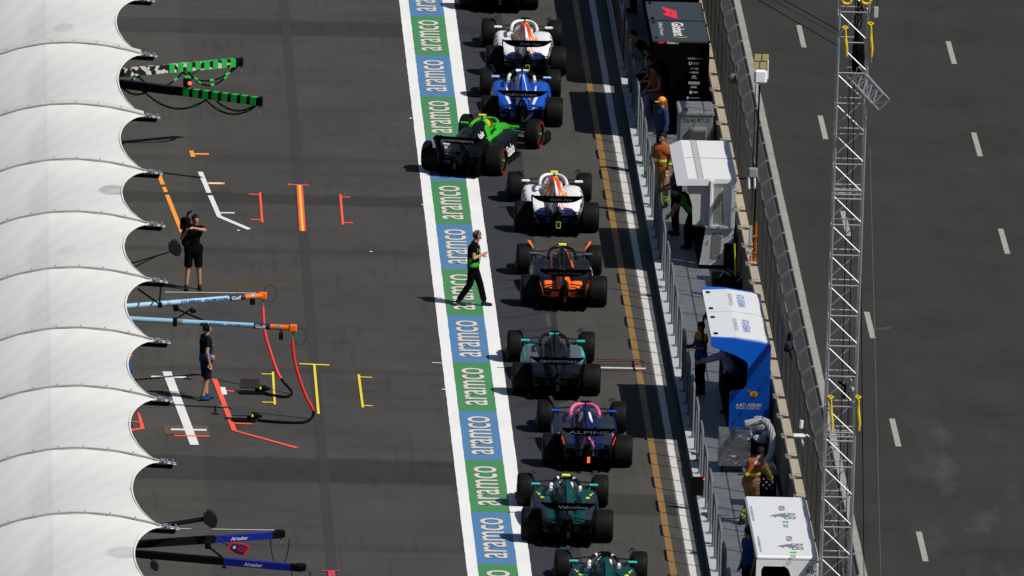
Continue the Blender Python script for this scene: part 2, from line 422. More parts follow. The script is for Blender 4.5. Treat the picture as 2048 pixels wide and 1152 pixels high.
mark(TP, ZB, [(1303, 696), (1320, 696), (1335, 945), (1318, 945)], T_YEL); stroke(TP, ZB, (1225, 711), (1303, 713), 6, T_YEL); stroke(TP, ZB, (1230, 925), (1318, 928), 6, T_YEL)
mark(TP, ZB, [(1616, 638), (1634, 638), (1668, 1015), (1648, 1015)], T_YEL); stroke(TP, ZB, (1512, 634), (1740, 645), 8, T_YEL)
mark(TP, ZB, [(1953, 716), (1972, 716), (2003, 967), (1985, 967)], T_YEL); stroke(TP, ZB, (1974, 735), (2064, 738), 6, T_YEL); stroke(TP, ZB, (2003, 951), (2068, 955), 6, T_YEL)
CRIM = paint('crimson tape', (.62, .04, .07), .05, .4)
stroke(TP, ZC, (1678, 1103), (1825, 1106), 6, CRIM); mark(TP, ZC, [(1728, 1108), (1780, 1108), (1792, 1190), (1738, 1190)], CRIM)
stroke('lane_line', ZL, (1355, 322), (1665, 328), 9, P_GREY)
for yy, t in ((262, 7), (276, 5), (292, 12), (336, 6)): stroke('lane_line', ZL, (1330, yy), (1660, yy+6), t, P_FRED)
for (a, c) in (((285, 468), (312, 471)), ((-205+0, -465), (-188, -464)), ((144, -783), (162, -782)), ((63, -1368), (82, -1367))): stroke('painted_tick', ZL, a, c, 5, T_WHITE)
for (a, c, t) in (((806, 478), (818, 481), 1.2),): pass
stroke('lane_line', ZL, (215, 288), (283, 290), 5, P_GREY)
ZP = zpx((880, 560), 3.84)
for q in ([(470, 292), (845, 222), (850, 252), (505, 306)], [(540, 395), (885, 352), (885, 378), (545, 420)], [(560, 935), (960, 900), (975, 935), (580, 985)], [(845, 235), (888, 240), (905, 395), (858, 392)], [(480, 60), (640, 40), (640, 60), (480, 85)]): mark('asphalt_patch', ZP, q, M_PATCH, .0052)
for q in ([(400, 175), (560, 180), (560, 232), (400, 228)], [(325, 0), (470, 0), (560, 60), (400, 70)]): mark('asphalt_patch', zpx((800, 0), 3.388), q, M_PATCH, .0054)
DUST = asphalt('dusty smear', (.062, .061, .057), .2, 'x')
mark('dust_smear', zpx((1500, 560), 3.737), [(915, 362), (1010, 352), (1055, 345), (1062, 360), (1010, 372), (920, 372)], DUST, .0055)
mark('dust_smear', zpx((1500, 560), 3.737), [(1110, 1000), (1200, 985), (1285, 1040), (1345, 1130), (1420, 1400), (1330, 1400), (1230, 1150)], asphalt('faint dusty smear', (.042, .041, .039), .2, 'x'), .0055)
# pit wall kerb and metal deck
def deck_mat():
    n = NT('deck plates', .6); yy = n.M('FRACT', n.M('MULTIPLY', n.y, 1/.28)); line = n.band(yy, .0, .16, .03)
    w = n.noise(2.5, 5); c = n.mix(w, (.26, .285, .30), (.36, .385, .40)); c = n.mul(n.M('MULTIPLY', line, .6), c, .5)
    pl = n.band(n.M('FRACT', n.M('MULTIPLY', n.y, 1/1.25)), .0, .03, .006); c = n.mul(pl, c, .4)
    g = n.noise(.9, 4); c = n.mul(n.M('MULTIPLY', n.step(g, .5, .75), .4), c, .6)
    n.b.inputs['Metallic'].default_value = .15
    return n.out(c, line, .3, .01)
def kerb_mat():
    n = NT('pit wall coping', .65); w = n.noise(3, 5); c = n.mix(w, (.34, .38, .40), (.44, .48, .50))
    j = n.band(n.M('FRACT', n.M('MULTIPLY', n.y, 1/1.25)), .0, .035, .006); c = n.mul(j, c, .3)
    return n.out(c, w, .2)
M_DECK = deck_mat(); M_KERB = kerb_mat(); DKB = mat('shaded wall face', (.03, .033, .037), .7)
b = MB(); b.box((3.60, (YA+YB)/2, .125), (.34, YB-YA, .25), M_KERB)
b.box((3.42, (YA+YB)/2, .1), (.018, YB-YA, .2), DKB); struct(b.build('pit_wall_kerb'))  # thin dark facing: shade of the kerb's lane side put into its colour
b = MB(); b.box((4.72, (YA+YB)/2, .115), (1.9, YB-YA, .23), M_DECK); struct(b.build('pit_wall_deck'))
# ------------------------------------------------------------------ racing cars
def interp(tab, y):
    if y <= tab[0][0]: return tab[0][1:]
    for a, c in zip(tab, tab[1:]):
        if y <= c[0]:
            t = (y-a[0])/(c[0]-a[0]); t = t*t*(3-2*t)*.5+t*.5
            return [p+(q-p)*t for p, q in zip(a[1:], c[1:])]
    return tab[-1][1:]
def sgn(v): return (v > 0)-(v < 0)
def car_loft(b, tab, y0, y1, dy, liv, part, n=44, e=.62, xc=None):
    """tab rows: y, z0, z1, half width, taper, x centre"""
    N = max(2, int(round((y1-y0)/dy))); vs = []
    for i in range(N+1):
        y = y0+(y1-y0)*i/N; z0, z1, w, tp, xc_ = interp(tab, y)
        for k in range(n):
            a = 2*math.pi*k/n; c, s_ = math.cos(a), math.sin(a)
            sx = sgn(c)*abs(c)**e; sz = sgn(s_)*abs(s_)**e
            t = (sz+1)/2; z = z0+(z1-z0)*t; x = xc_+w*sx*(1-tp*t**1.3); vs.append((x, y, z))
    fs = []; ms = []
    for i in range(N):
        for k in range(n):
            f = (i*n+k, i*n+(k+1) % n, (i+1)*n+(k+1) % n, (i+1)*n+k); fs.append(f)
            c = [sum(vs[j][q] for j in f)/4 for q in range(3)]; ms.append(liv(part, *c))
    fs.append(tuple(range(n))[::-1]); ms.append(liv(part+'_back', 0, y0, 0)); fs.append(tuple(N*n+k for k in range(n))); ms.append(liv(part+'_front', 0, y1, 0))
    b.add(vs, fs, None, ms)
ENG = [(-.75, .26, .44, .05, .2, 0), (-.4, .18, .54, .12, .4, 0), (0, .12, .62, .20, .62, 0), (.4, .10, .70, .27, .80, 0), (.8, .10, .79, .31, .84, 0), (1.2, .10, .90, .34, .80, 0), (1.5, .1, .985, .35, .745, 0), (1.74, .10, 1.02, .35, .72, 0)]
TUB = [(1.3, .07, .66, .36, .15, 0), (2.0, .07, .68, .37, .2, 0), (2.6, .08, .70, .33, .25, 0), (3.1, .12, .66, .24, .25, 0), (3.7, .17, .56, .17, .25, 0), (4.3, .17, .40, .13, .25, 0), (4.75, .15, .24, .09, .2, 0)]
def podtab(s, big=1.0):
    return [(-.25, .07, .26, .10, .3, s*.16), (.1, .07, .36, .20, .4, s*.24), (.5, .07, .46, .29, .35, s*.33), (1.0, .07, .53, .33, .28, s*.41), (1.6, .08, .58, .32, .22, s*.455),
            (2.2, .14, .62, .29, .15, s*.475), (2.5, .26, .63, .25, .1, s*.47), (2.62, .34, .60, .21, .1, s*.47)]
TYR = [(0, .22), (0, .30), (.02, .342), (.06, .357), (.12, .36)]
def wheel(kind, side, w, parent, x, y, disc):
    """side +1 right; x = outer face"""
    r = thing('x', None, None); bpy.data.objects.remove(r)
    inn = [(-a, q) for a, q in TYR]                     # outer shoulder inward
    prof = [(-.004, .225), (-.0, .235), (.010, .27), (.010, .31), (-.006, .340), (-.035, .355), (-.085, .36), (-w+.085, .36), (-w+.035, .355), (-w+.006, .340), (-w-.01, .31), (-w-.01, .27), (-w, .235), (-w, .225)]
    fm = [RUBBER, RUBBER, RUBBER, RUBBER]+[RUBBER]*9
    o = MB(); p2 = [(side*a, q) for a, q in prof]; o.lathe_x((0, 0, 0), p2, RUBBER, 44)
    tyre = o.build('tyre', parent, True, (x, y, .36), fix=True)
    for xo, dr in ((.0095, 1), (-w-.0105, -1)):           # red bands, broken where the lettering sits
        for a0, a1 in ((20, 165), (200, 345)):
            st = MB(); vs = []; n_ = 22
            for j in range(n_+1):
                t = R(a0+(a1-a0)*j/n_)
                for r_ in (.287, .311): vs.append((side*(xo+dr*.003), r_*math.cos(t), r_*math.sin(t)))
            st.add(vs, [(2*j, 2*j+1, 2*j+3, 2*j+2) for j in range(n_)], REDM); st.build('sidewall_band', tyre)
    rm = MB(); rm.lathe_x((0, 0, 0), [(side*.018, .001), (side*.018, .028), (side*-.025, .035), (side*-.03, .05), (side*-.035, .07), (side*-.03, .20), (side*-.002, .228)], None, 30, fm=[STEEL, STEEL, disc, disc, disc, CARBON2])
    rm.build('rim', tyre, True)
    rm = MB(); rm.lathe_x((0, 0, 0), [(side*(-w+.03), .001), (side*(-w+.02), .10), (side*(-w), .226)], CARBON2, 30); rm.build('brake_drum', tyre, True)
    return tyre
def race_car(label, x, y, yaw, liv, cfg):
    root = thing('racing_car', label, 'racing car', (x, y, 0.004), R(yaw), 'racing cars queueing in the pit lane')
    b = MB(); car_loft(b, ENG, -.75, 1.74, .035, liv, 'engine', 48, .52); car_loft(b, TUB, 1.3, 4.75, .05, liv, 'tub', 40, .7)
    # spine fin
    fin = [(-.35, .55), (1.2, .88), (1.45, .99), (.9, .93), (.2, .80), (-.3, .70)]
    b.prism(fin, 0, -.008, .008, liv('fin', 0, .5, .8))
    # airbox mouth
    b.tube([(0, 1.70, .93), (0, 1.74, .93)], [.085, .075], CARBON2, 16)
    body = b.build('body', root, True, fix=True)
    for s in (-1, 1):
        p = MB(); car_loft(p, podtab(s), -.25, 2.62, .04, liv, 'pod', 40, .6)
        sp = p.build('sidepod', root, True, fix=True)
        if cfg.get('louvre'):
            q = MB()
            for k in range(5): q.beam((s*.22, .95+.1*k, .665+.02*k), (s*.34, .9+.1*k, .605+.015*k), .03, .01, CARBON2)
            q.build('louvre', sp)
    # cockpit rim, headrest
    c = MB(); c.prism([(.21*math.cos(t)*(1 if math.cos(t) > 0 else 1), 2.12+.36*math.sin(t)) for t in [k*math.pi/12 for k in range(24)]], 2, .66, .705, CARBON2); c.build('cockpit', root)
    for s in (-1, 1): c = MB(); c.box((s*.185, 1.98, .74), (.07, .42, .10), cfg['headrest'], bev=.03); c.build('headrest', root)
    # floor and diffuser
    f = MB(); half = [(2.95, .30), (2.65, .74), (2.35, .80), (.55, .80), (.42, .60), (-.2, .55), (-.62, .52)]
    out = [(w, yy) for yy, w in half]+[(-w, yy) for yy, w in half[::-1]]
    f.prism(out, 2, .045, .065, CARBON2)
    for s in (-1, 1):
        f.prism([(2.65, .06), (.6, .06), (.6, .16), (2.3, .12)], 0, s*.795-.006, s*.795+.006, CARBON)
        for k in range(3): f.beam((s*(.42+.1*k), 2.9-.1*k, .16), (s*(.46+.1*k), 2.4, .13), .012, .14, CARBON)
    f.build('floor', root)
    f = MB(); vs = []
    for yy, z in ((.1, .07), (-.3, .13), (-.6, .24), (-.78, .33)):
        vs += [(-.50, yy, z), (.50, yy, z), (.50, yy, z+.012), (-.50, yy, z+.012)]
    f.add(vs, [(4*i+k, 4*i+(k+1) % 4, 4*i+4+(k+1) % 4, 4*i+4+k) for i in range(3) for k in range(4)], CARBON2)
    for xx in (-.5, -.3, -.12, .12, .3, .5): f.prism([(.1, .05), (-.78, .05), (-.80, .33), (-.5, .20)], 0, xx-.006, xx+.006, CARBON2)
    f.build('diffuser', root)
    # rear suspension, gearbox, exhaust
    q = MB()
    for s in (-1, 1):
        q.beam((s*.12, .28, .46), (s*.62, .02, .44), .06, .018, CARBON); q.beam((s*.12, -.25, .42), (s*.62, -.02, .42), .05, .018, CARBON)
        q.beam((s*.12, .35, .2), (s*.62, .0, .22), .06, .018, CARBON); q.beam((s*.12, -.3, .2), (s*.62, -.05, .22), .06, .018, CARBON); q.beam((s*.1, 0, .3), (s*.62, 0, .3), .05, .05, CARBON2)
        q.box((s*.60, 0, .36), (.10, .26, .42), CARBON2, bev=.02)
    q.build('rear_suspension', root)
    q = MB()
    for s in (-1, 1):
        q.beam((s*.2, 3.0, .52), (s*.72, 3.55, .50), .07, .016, CARBON); q.beam((s*.16, 3.95, .50), (s*.72, 3.68, .50), .07, .016, CARBON)
        q.beam((s*.18, 3.1, .20), (s*.72, 3.55, .20), .07, .016, CARBON); q.beam((s*.15, 3.9, .2), (s*.72, 3.7, .2), .07, .016, CARBON); q.beam((s*.17, 3.5, .22), (s*.70, 3.6, .50), .04, .02, CARBON)
        q.box((s*.67, 3.6, .36), (.09, .30, .40), CARBON2, bev=.02)
    q.build('front_suspension', root)
    q = MB(); q.tube([(0, -.3, .60), (0, -.62, .58)], [.06, .055], CARBON, 14); q.tube([(0, -.62, .58), (0, -.63, .58)], [.045, .045], CARBON2, 12); q.build('exhaust', root)
    q = MB(); q.box((0, -.93, .335), (.09, .05, .17), CARBON2, bev=.012)
    if cfg.get('lamp') == 'ring': q.tube([(-.045, -.96, .27), (.045, -.96, .27), (.05, -.96, .30), (.05, -.96, .42), (-.05, -.96, .42), (-.05, -.96, .30)], .006, YELC, 6, closed=True)
    LT = mat('lit red lamp', (1.0, .12, .02), .4, emit=2.2) if cfg.get('lamp') == 'on' else mat('dark lamp glass', (.03, .028, .03), .3)
    for r_ in range(5):
        for c_ in range(3): q.box(((c_-1)*.022, -.958, .28+.028*r_), (.016, .008, .02), LT)
    lamp = q.build('rear_light', root)
    # rear wing
    q = MB(); N = 24; vs = []; span = .60
    for i in range(N+1):
        u = -1+2*i/N; xx = span*u; k = 1-abs(u)**3
        zt = .965; zb = .955-.155*k-.02
        le = (-.465-.03*(1-k), zb); te = (-.55, zt)
        vs += [(xx, le[0], le[1]), (xx, te[0], te[1]), (xx, te[0]+.006, te[1]+.008), (xx, le[0]+.02, le[1]+.02)]
    q.add(vs, [(4*i+k, 4*i+(k+1) % 4, 4*i+4+(k+1) % 4, 4*i+4+k) for i in range(N) for k in range(4)], CARBON2)
    flap = q.build('wing_flap', root, True, fix=True)
    q = MB(); vs = []
    for i in range(N+1):
        u = -1+2*i/N; xx = span*.98*u; k = 1-abs(u)**4
        for yy, dz in ((-.10, .02), (-.25, .0), (-.40, .03), (-.40, .045), (-.25, .03), (-.10, .035)): vs.append((xx, yy, .77+.11*(1-k)-.03*k+dz))
    q.add(vs, [(6*i+k, 6*i+(k+1) % 6, 6*i+6+(k+1) % 6, 6*i+6+k) for i in range(N) for k in range(6)], CARBON)
    q.build('wing_mainplane', root, True, fix=True)
    q = MB(); q.beam((0, -.30, .78), (0, -.45, .45), .018, .12, CARBON, upv=(0, 1, 0)); q.build('wing_pylon', root)
    q = MB(); vs = []
    for i in range(13):
        u = -1+2*i/12; vs += [(u*.46, -.35, .40+.03*u*u), (u*.46, -.55, .47+.03*u*u), (u*.46, -.55, .485+.03*u*u), (u*.46, -.35, .415+.03*u*u)]
    q.add(vs, [(4*i+k, 4*i+(k+1) % 4, 4*i+4+(k+1) % 4, 4*i+4+k) for i in range(12) for k in range(4)], CARBON); q.build('beam_wing', root)
    for s in (-1, 1):
        q = MB(); sec = [(.955, .600, -.62, -.40), (.92, .612, -.66, -.20), (.80, .610, -.66, -.02), (.65, .585, -.60, .05), (.50, .53, -.60, .02), (.36, .49, -.66, -.1), (.20, .48, -.70, -.3)]
        vs = []
        for z, xx, ya, yb in sec: vs += [(s*xx, ya, z), (s*(xx+.016), ya, z), (s*(xx+.016), yb, z), (s*xx, yb, z)]
        mm = []; fs = []
        for i in range(6):
            for k in range(4): fs.append((4*i+k, 4*i+(k+1) % 4, 4*i+4+(k+1) % 4, 4*i+4+k)); mm.append(cfg.get('endplate', CARBON) if i in (3, 4) and k in (1, 3) else CARBON)
        q.add(vs, fs+[(0, 1, 2, 3), (27, 26, 25, 24)], None, mm+[CARBON, CARBON])
        if cfg.get('lamp') == 'on': q.beam((s*.60, -.675, .80), (s*.545, -.63, .62), .014, .012, mat('lit side strip', (1.0, .07, .02), .4, emit=.7))
        q.build('wing_endplate', root, fix=True)
    # lettering on the flap's rear face
    if cfg.get('wing'):
        txt, w, h, m, dx = cfg['wing']; q = MB()
        tdir = Vector((0, -.085, .165)).normalized(); nrm = Vector((1, 0, 0)).cross(tdir)
        q.text(txt, Vector((dx, -.507, .878)), (1, 0, 0), tdir, w, h, m, .015, .02)
        q.build('wing_lettering', flap)
    if cfg.get('wing2'):
        for xa, xb, m in cfg['wing2']: q = MB(); q.box(((xa+xb)/2, -.435, .797+.25*((xa+xb)/2)**2), (xb-xa, .012, .022), m); q.build('wing_trim', flap)
    # front wing
    q = MB()
    for j, (ya, yb, z) in enumerate(((4.55, 4.8, .11), (4.38, 4.56, .15), (4.22, 4.4, .20))):
        vs = []
        for i in range(17):
            u = -1+2*i/16; sweep = .22*abs(u); vs += [(u*.97, yb-sweep, z), (u*.97, ya-sweep, z+.04), (u*.97, ya-sweep, z+.052), (u*.97, yb-sweep, z+.012)]
        q.add(vs, [(4*i+k, 4*i+(k+1) % 4, 4*i+4+(k+1) % 4, 4*i+4+k) for i in range(16) for k in range(4)], CARBON)
    q.build('front_wing', root, fix=True)
    for s in (-1, 1):
        q = MB(); q.prism([(3.98, .07), (4.72, .07), (4.66, .22), (4.3, .34), (3.98, .30)], 0, s*.985-.008, s*.985+.008, CARBON)
        q.box((s*.985, 4.3, .06), (.1, .6, .02), CARBON)
        q.build('front_wing_endplate', root)
    # halo
    q = MB(); H = []
    for k in range(21):
        t = -1+2*k/20; H.append((.325*math.sin(t*math.pi/2)*(1.0 if abs(t) < .8 else 1), 2.40-.72*abs(t)**2.2, 0.905-.125*abs(t)**3.0))
    hm = [liv('halo', H[k][0], H[k][1], H[k][2]) for k in range(21)]
    q.tube(H, .040, hm[0], 12, fm=hm); q.tube([(0, 2.40, .89), (0, 2.55, .82), (0, 2.68, .70)], [.03, .022, .03], hm[10], 8); q.build('halo', root, True)
    # camera pod and antenna
    q = MB(); tc = cfg['tcam']; q.box((0, 1.66, 1.055), (.035, .10, .09), CARBON, bev=.01)
    q.box((0, 1.66, 1.112), (.19, .075, .05), tc, bev=.012)
    for s in (-1, 1): q.box((s*.115, 1.66, 1.108), (.032, .06, .035), CARBON, bev=.008)
    q.build('onboard_camera', root)
    q = MB(); q.tube([(0, 2.95, .68), (0, 2.93, .98)], [.004, .003], CARBON, 5); q.tube([(0, -.1, .72), (0, -.1, .84)], [.004, .003], CARBON, 5); q.build('antenna', root)
    for s in (-1, 1):                                     # mirrors
        q = MB(); q.box((s*.64, 2.42, .735), (.21, .07, .058), cfg['mirror'], bev=.022)
        q.beam((s*.36, 2.45, .62), (s*.56, 2.43, .71), .03, .008, CARBON); q.beam((s*.66, 2.44, .70), (s*.58, 2.5, .60), .02, .008, CARBON)
        q.build('mirror', root)
    # wheels
    for s in (-1, 1):
        wheel('front', s, .335, root, s*1.0, 3.6, cfg['disc']).name = 'front_tyre'
        wheel('rear', s, .42, root, s*1.0, 0, cfg['disc']).name = 'rear_tyre'
        q = MB(); vs = []                                 # curved fairing over the inner front shoulder
        for k in range(15):
            a = R(50+k*6.0); r_ = .39+.035*math.sin(k/14*math.pi); zz = .36+r_*math.sin(a); yy = 3.6-r_*math.cos(a)
            xx = .60+.09*math.sin(k/14*math.pi); w0 = .018+.05*math.sin((k+1)/16*math.pi)
            vs += [(s*xx, yy, zz), (s*(xx+w0), yy, zz+.012), (s*(xx+w0), yy, zz+.020), (s*xx, yy, zz+.010)]
        q.add(vs, [(4*i+k, 4*i+(k+1) % 4, 4*i+4+(k+1) % 4, 4*i+4+k) for i in range(14) for k in range(4)], cfg.get('fairing', mat('fairing with painted reflection', (.03, .032, .036), .3, coat=.3))); q.build('wheel_fairing', root, True, fix=True)  # carbon arcs, their bright reflection put into a lighter grey
    if cfg.get('decor'): cfg['decor'](root, body)
    # driver: one continuous figure in the cockpit
    return root
def paintm(n, c, rough=.38, coat=.35): return mat(n, c, rough, coat=coat*(.25 if max(c) < .1 else .6), var=.04, scale=3, spec=.15)
C_WHITE = paintm('white car paint', (.72, .73, .76)); C_NAVY = paintm('navy car paint', (.012, .022, .12)); C_ORAN = paintm('orange car paint', (.75, .10, .01)); C_REDC = paintm('red car paint', (.62, .03, .02))
C_YOL = paintm('amber car paint', (.80, .34, .01)); C_BLUE = paintm('royal blue car paint', (.008, .075, .46)); C_LBL = paintm('pale blue car paint', (.30, .50, .80)); C_DKB = paintm('midnight car paint', (.006, .010, .025))
C_GREEN = paintm('bright green car paint', (.035, .38, .02)); C_ANTH = paintm('anthracite car paint', (.0042, .0055, .0078), .3, .2); C_PAP = paintm('papaya car paint', (.85, .17, .01)); C_TEAL = paintm('turquoise car paint', (.03, .42, .40))
C_SILV_REFL = paintm('silver paint and pod reflection', (.085, .095, .13), .35, .2); C_ALP = paintm('deep blue car paint', (.006, .016, .085), .3, .3); C_PINK = paintm('pink car paint', (.78, .12, .35)); C_RACG = paintm('racing green car paint', (.004, .048, .052))
C_SLATE = paintm('slate car paint', (.016, .022, .033)); C_LIME = paintm('lime car paint', (.60, .80, .03))
BK = {'engine_back', 'engine_front', 'pod_back', 'pod_front', 'tub_back', 'tub_front'}
def under(part, x, y, z): return part in BK or z < .13
def liv_bulls(part, x, y, z):
    if under(part, x, y, z): return CARBON2
    ax = abs(x)
    sun_ = (y-1.60)**2/.32**2+(ax-.24)**2/.105**2 < 1 and z > .3
    if sun_ and part != 'halo' and ax > .11: return C_YOL
    if part == 'engine':
        if y < -.3: return CARBON2
        if y < .22: return C_NAVY if z < .56 else (C_REDC if .06 < ax < .10 else C_WHITE)
        if y > 1.60: return C_YOL
        if y > 1.36: return C_REDC
        if y > 1.20: return C_REDC if ax > .035 else C_WHITE
        if ax < .05: return C_REDC if .55 < y < .80 else C_WHITE
        if abs(ax-(.09+.13*(1.15-y))) < .035 and y > .55: return C_ORAN
        if sun_: return C_YOL
        return C_WHITE
    if part == 'pod':
        if sun_: return C_YOL
        if abs(ax-(.09+.13*(1.15-y))) < .035 and .5 < y < 1.1: return C_ORAN
        if ax > .66 and z > .2 and (int(y*9) % 3 == 0) and 1.2 < y < 2.3: return C_ANTH
        if y < .62-.8*(ax-.2): return C_NAVY
        return C_WHITE if z > .16 else CARBON2
    return C_WHITE
def liv_blue(part, x, y, z):
    if under(part, x, y, z): return CARBON2
    ax = abs(x)
    if part == 'engine':
        if y < .05: return CARBON2
        if .75 < y < 1.5 and abs(ax-(.03+(1.5-y)*.18)) < .018: return C_WHITE
        if .50 < y < .85 and .16 < ax < .25: return CARBON2
        if .87 < y < 1.02 and .16 < ax < .24: return C_ORAN
        return C_BLUE
    if part == 'pod':
        if abs(ax-(.36-.1*max(0, 1-y))) < .013 and y < 2.0: return C_WHITE
        if ax < .28 and y > 1: return C_DKB
        return C_BLUE
    if part == 'halo': return C_WHITE if .29 < ax < .33 or abs(ax-.1) < .05 else CARBON
    if part == 'fin': return C_BLUE
    return C_BLUE if y < 3 else C_DKB
def liv_green(part, x, y, z):
    if under(part, x, y, z): return CARBON2
    ax = abs(x)
    if part == 'engine': return C_GREEN if y > 1.60 or (ax > .12 and y > 1.42) else C_ANTH
    if part == 'pod': return C_GREEN if ax < .34 and y > 1.8 else C_ANTH
    if part in ('halo', 'tub'): return C_GREEN
    return C_ANTH
def liv_papaya(part, x, y, z):
    if under(part, x, y, z): return CARBON2
    ax = abs(x)
    if part == 'engine':
        if y < -.3: return CARBON2
        if y < .62: return C_PAP
        if y > 1.66: return C_PAP
        return C_ANTH
    if part == 'pod':
        if ax < .44 and y < .60: return C_PAP
        if ax > .68 and 1.0 < y < 1.9 and int(y*14) % 2: return C_WHITE
        return C_ANTH
    if part == 'tub': return C_PAP if 1.6 < y < 2.9 and z > .45 and ax < .3 else C_ANTH
    if part == 'halo': return C_ANTH if abs(x) > .08 else C_SLATE
    return C_ANTH
def liv_turquoise(part, x, y, z):
    if under(part, x, y, z): return CARBON2
    ax = abs(x)
    if part == 'pod':
        if (ax > .65 and z > .32) or (y > 2.40 and z > .5 and ax > .4): return C_TEAL
        if ax > .40 and 1.0 < y < 2.35: return C_SILV_REFL  # glossy reflection on the dark pod tops, painted in as grey
        return C_ANTH
    if part == 'halo': return C_TEAL if ax < .14 else C_ANTH
    return C_ANTH
def liv_pink(part, x, y, z):
    if under(part, x, y, z): return CARBON2
    ax = abs(x)
    if part == 'engine':
        if y < -.25: return CARBON2
        if y < .12: return C_PINK if ax < .10 else C_WHITE
        if .2 < y < .45 and .14 < ax < .19: return C_PINK
        if (y-1.35)**2/.02+(ax-.11)**2/.002 < 1 and ax > .06: return C_WHITE
        return C_ALP if y < 1.2 or z > .7 else C_SLATE
    if part == 'pod':
        if ax > .60 and y < 1.15: return C_PINK
        if ax > .66: return C_ALP
        return C_SLATE if .34 < ax else C_ALP
    if part == 'halo': return C_PINK
    if part == 'tub': return C_PINK if y > 2.62 and y < 3.1 else C_ALP
    return C_ALP
def liv_racing_green(part, x, y, z):
    if under(part, x, y, z): return CARBON2
    ax = abs(x)
    if part == 'engine': return CARBON2 if y < -.2 or (.62 < y < .9 and .15 < ax < .24 and z < .75) else C_RACG
    if part == 'pod':
        if 1.45 < y < 2.2 and abs(ax-(.44+.29*(y-1.55))) < .013 and z > .3: return C_LIME
        if ax > .46+.29*(y-1.55) and y < 2.1 and ax > .42: return C_SLATE
        return C_RACG
    if part == 'halo': return C_WHITE if .15 < ax < .2 or ax > .31 else C_ANTH
    return C_RACG
def liv_black(part, x, y, z): return CARBON2 if under(part, x, y, z) else C_ANTH
W2G = [(-.42, -.3, GREYL), (-.28, -.1, mat('green trim', (.03, .35, .06), .5)), (.1, .25, GREYL), (.27, .42, mat('green trim', (.03, .35, .06), .5))]
def script_decor(root, body):
    b = MB(); n = Vector((.8, 0, .6)).normalized()
    for (o, r, u, w) in (((.150, .95, .755), (0, .97, .15), (-.42, 0, .90), .40), ((.775, 1.45, .36), (0, 1, .05), (-.25, 0, .97), .62)):
        b.text('Stake', o, r, u, w, w*.42, WHITE, .02, .02)
    b.build('sponsor_lettering', body)
    c = MB()
    c.text('KICK', (-.60, -.69, .78), (0.25, 0, -1), (1, 0, .25), .20, .07, WHITE, .02, .0); c.build('endplate_lettering', root)
    e = MB(); e.ellipsoid((.02, -.1, .655), (.07, .05, .02), mat('green badge', (.05, .55, .05), .5)); e.build('badge', body)
def bulls_decor(root, body): pass
def headp(root, m):
    b = MB()
    for s in (-1, 1): b.ellipsoid((s*.13, 1.82, .84), (.045, .07, .09), m)
    b.build('airbox_panel', root, True)
cars = [
 ('white racing car with orange spine, black camera pod, behind the black car at top', 1.10, 26.43, .17, liv_bulls, dict(wing=('Cash App', .54, .085, WHITE, .08), wing2=W2G, tcam=CARBON, mirror=C_WHITE, headrest=C_WHITE, lamp='ring', disc=CARBON2, endplate=C_NAVY)),
 ('royal blue racing car with white chevron on its engine cover', .80, 19.85, -1.05, liv_blue, dict(wing=('mKraken', .77, .09, WHITE, -.04), tcam=CARBON, mirror=C_LBL, headrest=CARBON, disc=CARBON2, endplate=C_DKB, fairing=CARBON)),
 ('bright green and black racing car turned across the white line', -.78, 13.75, -16.1, liv_green, dict(wing=('COINPAYMENTS', .80, .06, WHITE, -.05), tcam=YELC, mirror=C_GREEN, headrest=C_GREEN, disc=mat('green wheel cover', (.008, .05, .008), .4), decor=script_decor)),
 ('white racing car with orange spine and yellow camera pod, below the green car', 1.25, 6.82, .92, liv_bulls, dict(wing=('Cash App', .54, .085, WHITE, .08), wing2=W2G, tcam=YELC, mirror=C_WHITE, headrest=C_WHITE, lamp='ring', disc=CARBON2, endplate=C_NAVY)),
 ('anthracite racing car with papaya orange tail and cockpit rim', 1.15, -1.88, 0, liv_papaya, dict(wing=('VELO.COM', .80, .06, mat('dim lettering', (.2, .2, .22), .6), 0), wing2=[(-.5, .5, C_ORAN)], tcam=YELC, mirror=C_SILV_REFL, headrest=C_ANTH, disc=CARBON2, endplate=C_PAP, fairing=C_PAP)),
 ('dark racing car with turquoise edges on silver grey sidepods', .66, -11.88, .23, liv_turquoise, dict(wing=('CROWDSTRIKE', .86, .075, WHITE, .02), tcam=CARBON, mirror=C_TEAL, headrest=C_ANTH, disc=CARBON2)),
 ('deep blue racing car with pink halo and lit rear light', 1.12, -19.52, .09, liv_pink, dict(wing=('ALPINE', .92, .085, WHITE, 0), wing2=[(-.42, -.3, C_PINK), (-.22, -.1, GREYL), (-.02, .03, GREYL), (.16, .26, GREYL), (.36, .48, GREYL)], tcam=CARBON, mirror=C_BLUE, headrest=C_ALP, lamp='on', disc=CARBON2)),
 ('dark green racing car with lime stripes and yellow camera pod', .42, -27.36, -.23, liv_racing_green, dict(wing=('Valvoline', .66, .09, WHITE, .10), tcam=YELC, mirror=C_TEAL, headrest=C_RACG, disc=CARBON2, louvre=1)),
 ('dark green racing car cut off by the bottom edge', 1.02, -35.12, 0, liv_racing_green, dict(wing=('Valvoline', .66, .09, WHITE, .10), tcam=CARBON, mirror=C_TEAL, headrest=C_RACG, disc=CARBON2, louvre=1)),
 ('black racing car cut off by the top edge of the photo', .66, 35.2, 0, liv_black, dict(tcam=CARBON, mirror=CARBON, headrest=CARBON, disc=CARBON2)),
]
CARS = []
for c in cars:
    r = race_car(*c); CARS.append(r)
    if c[4] is liv_racing_green: headp(r, C_WHITE)
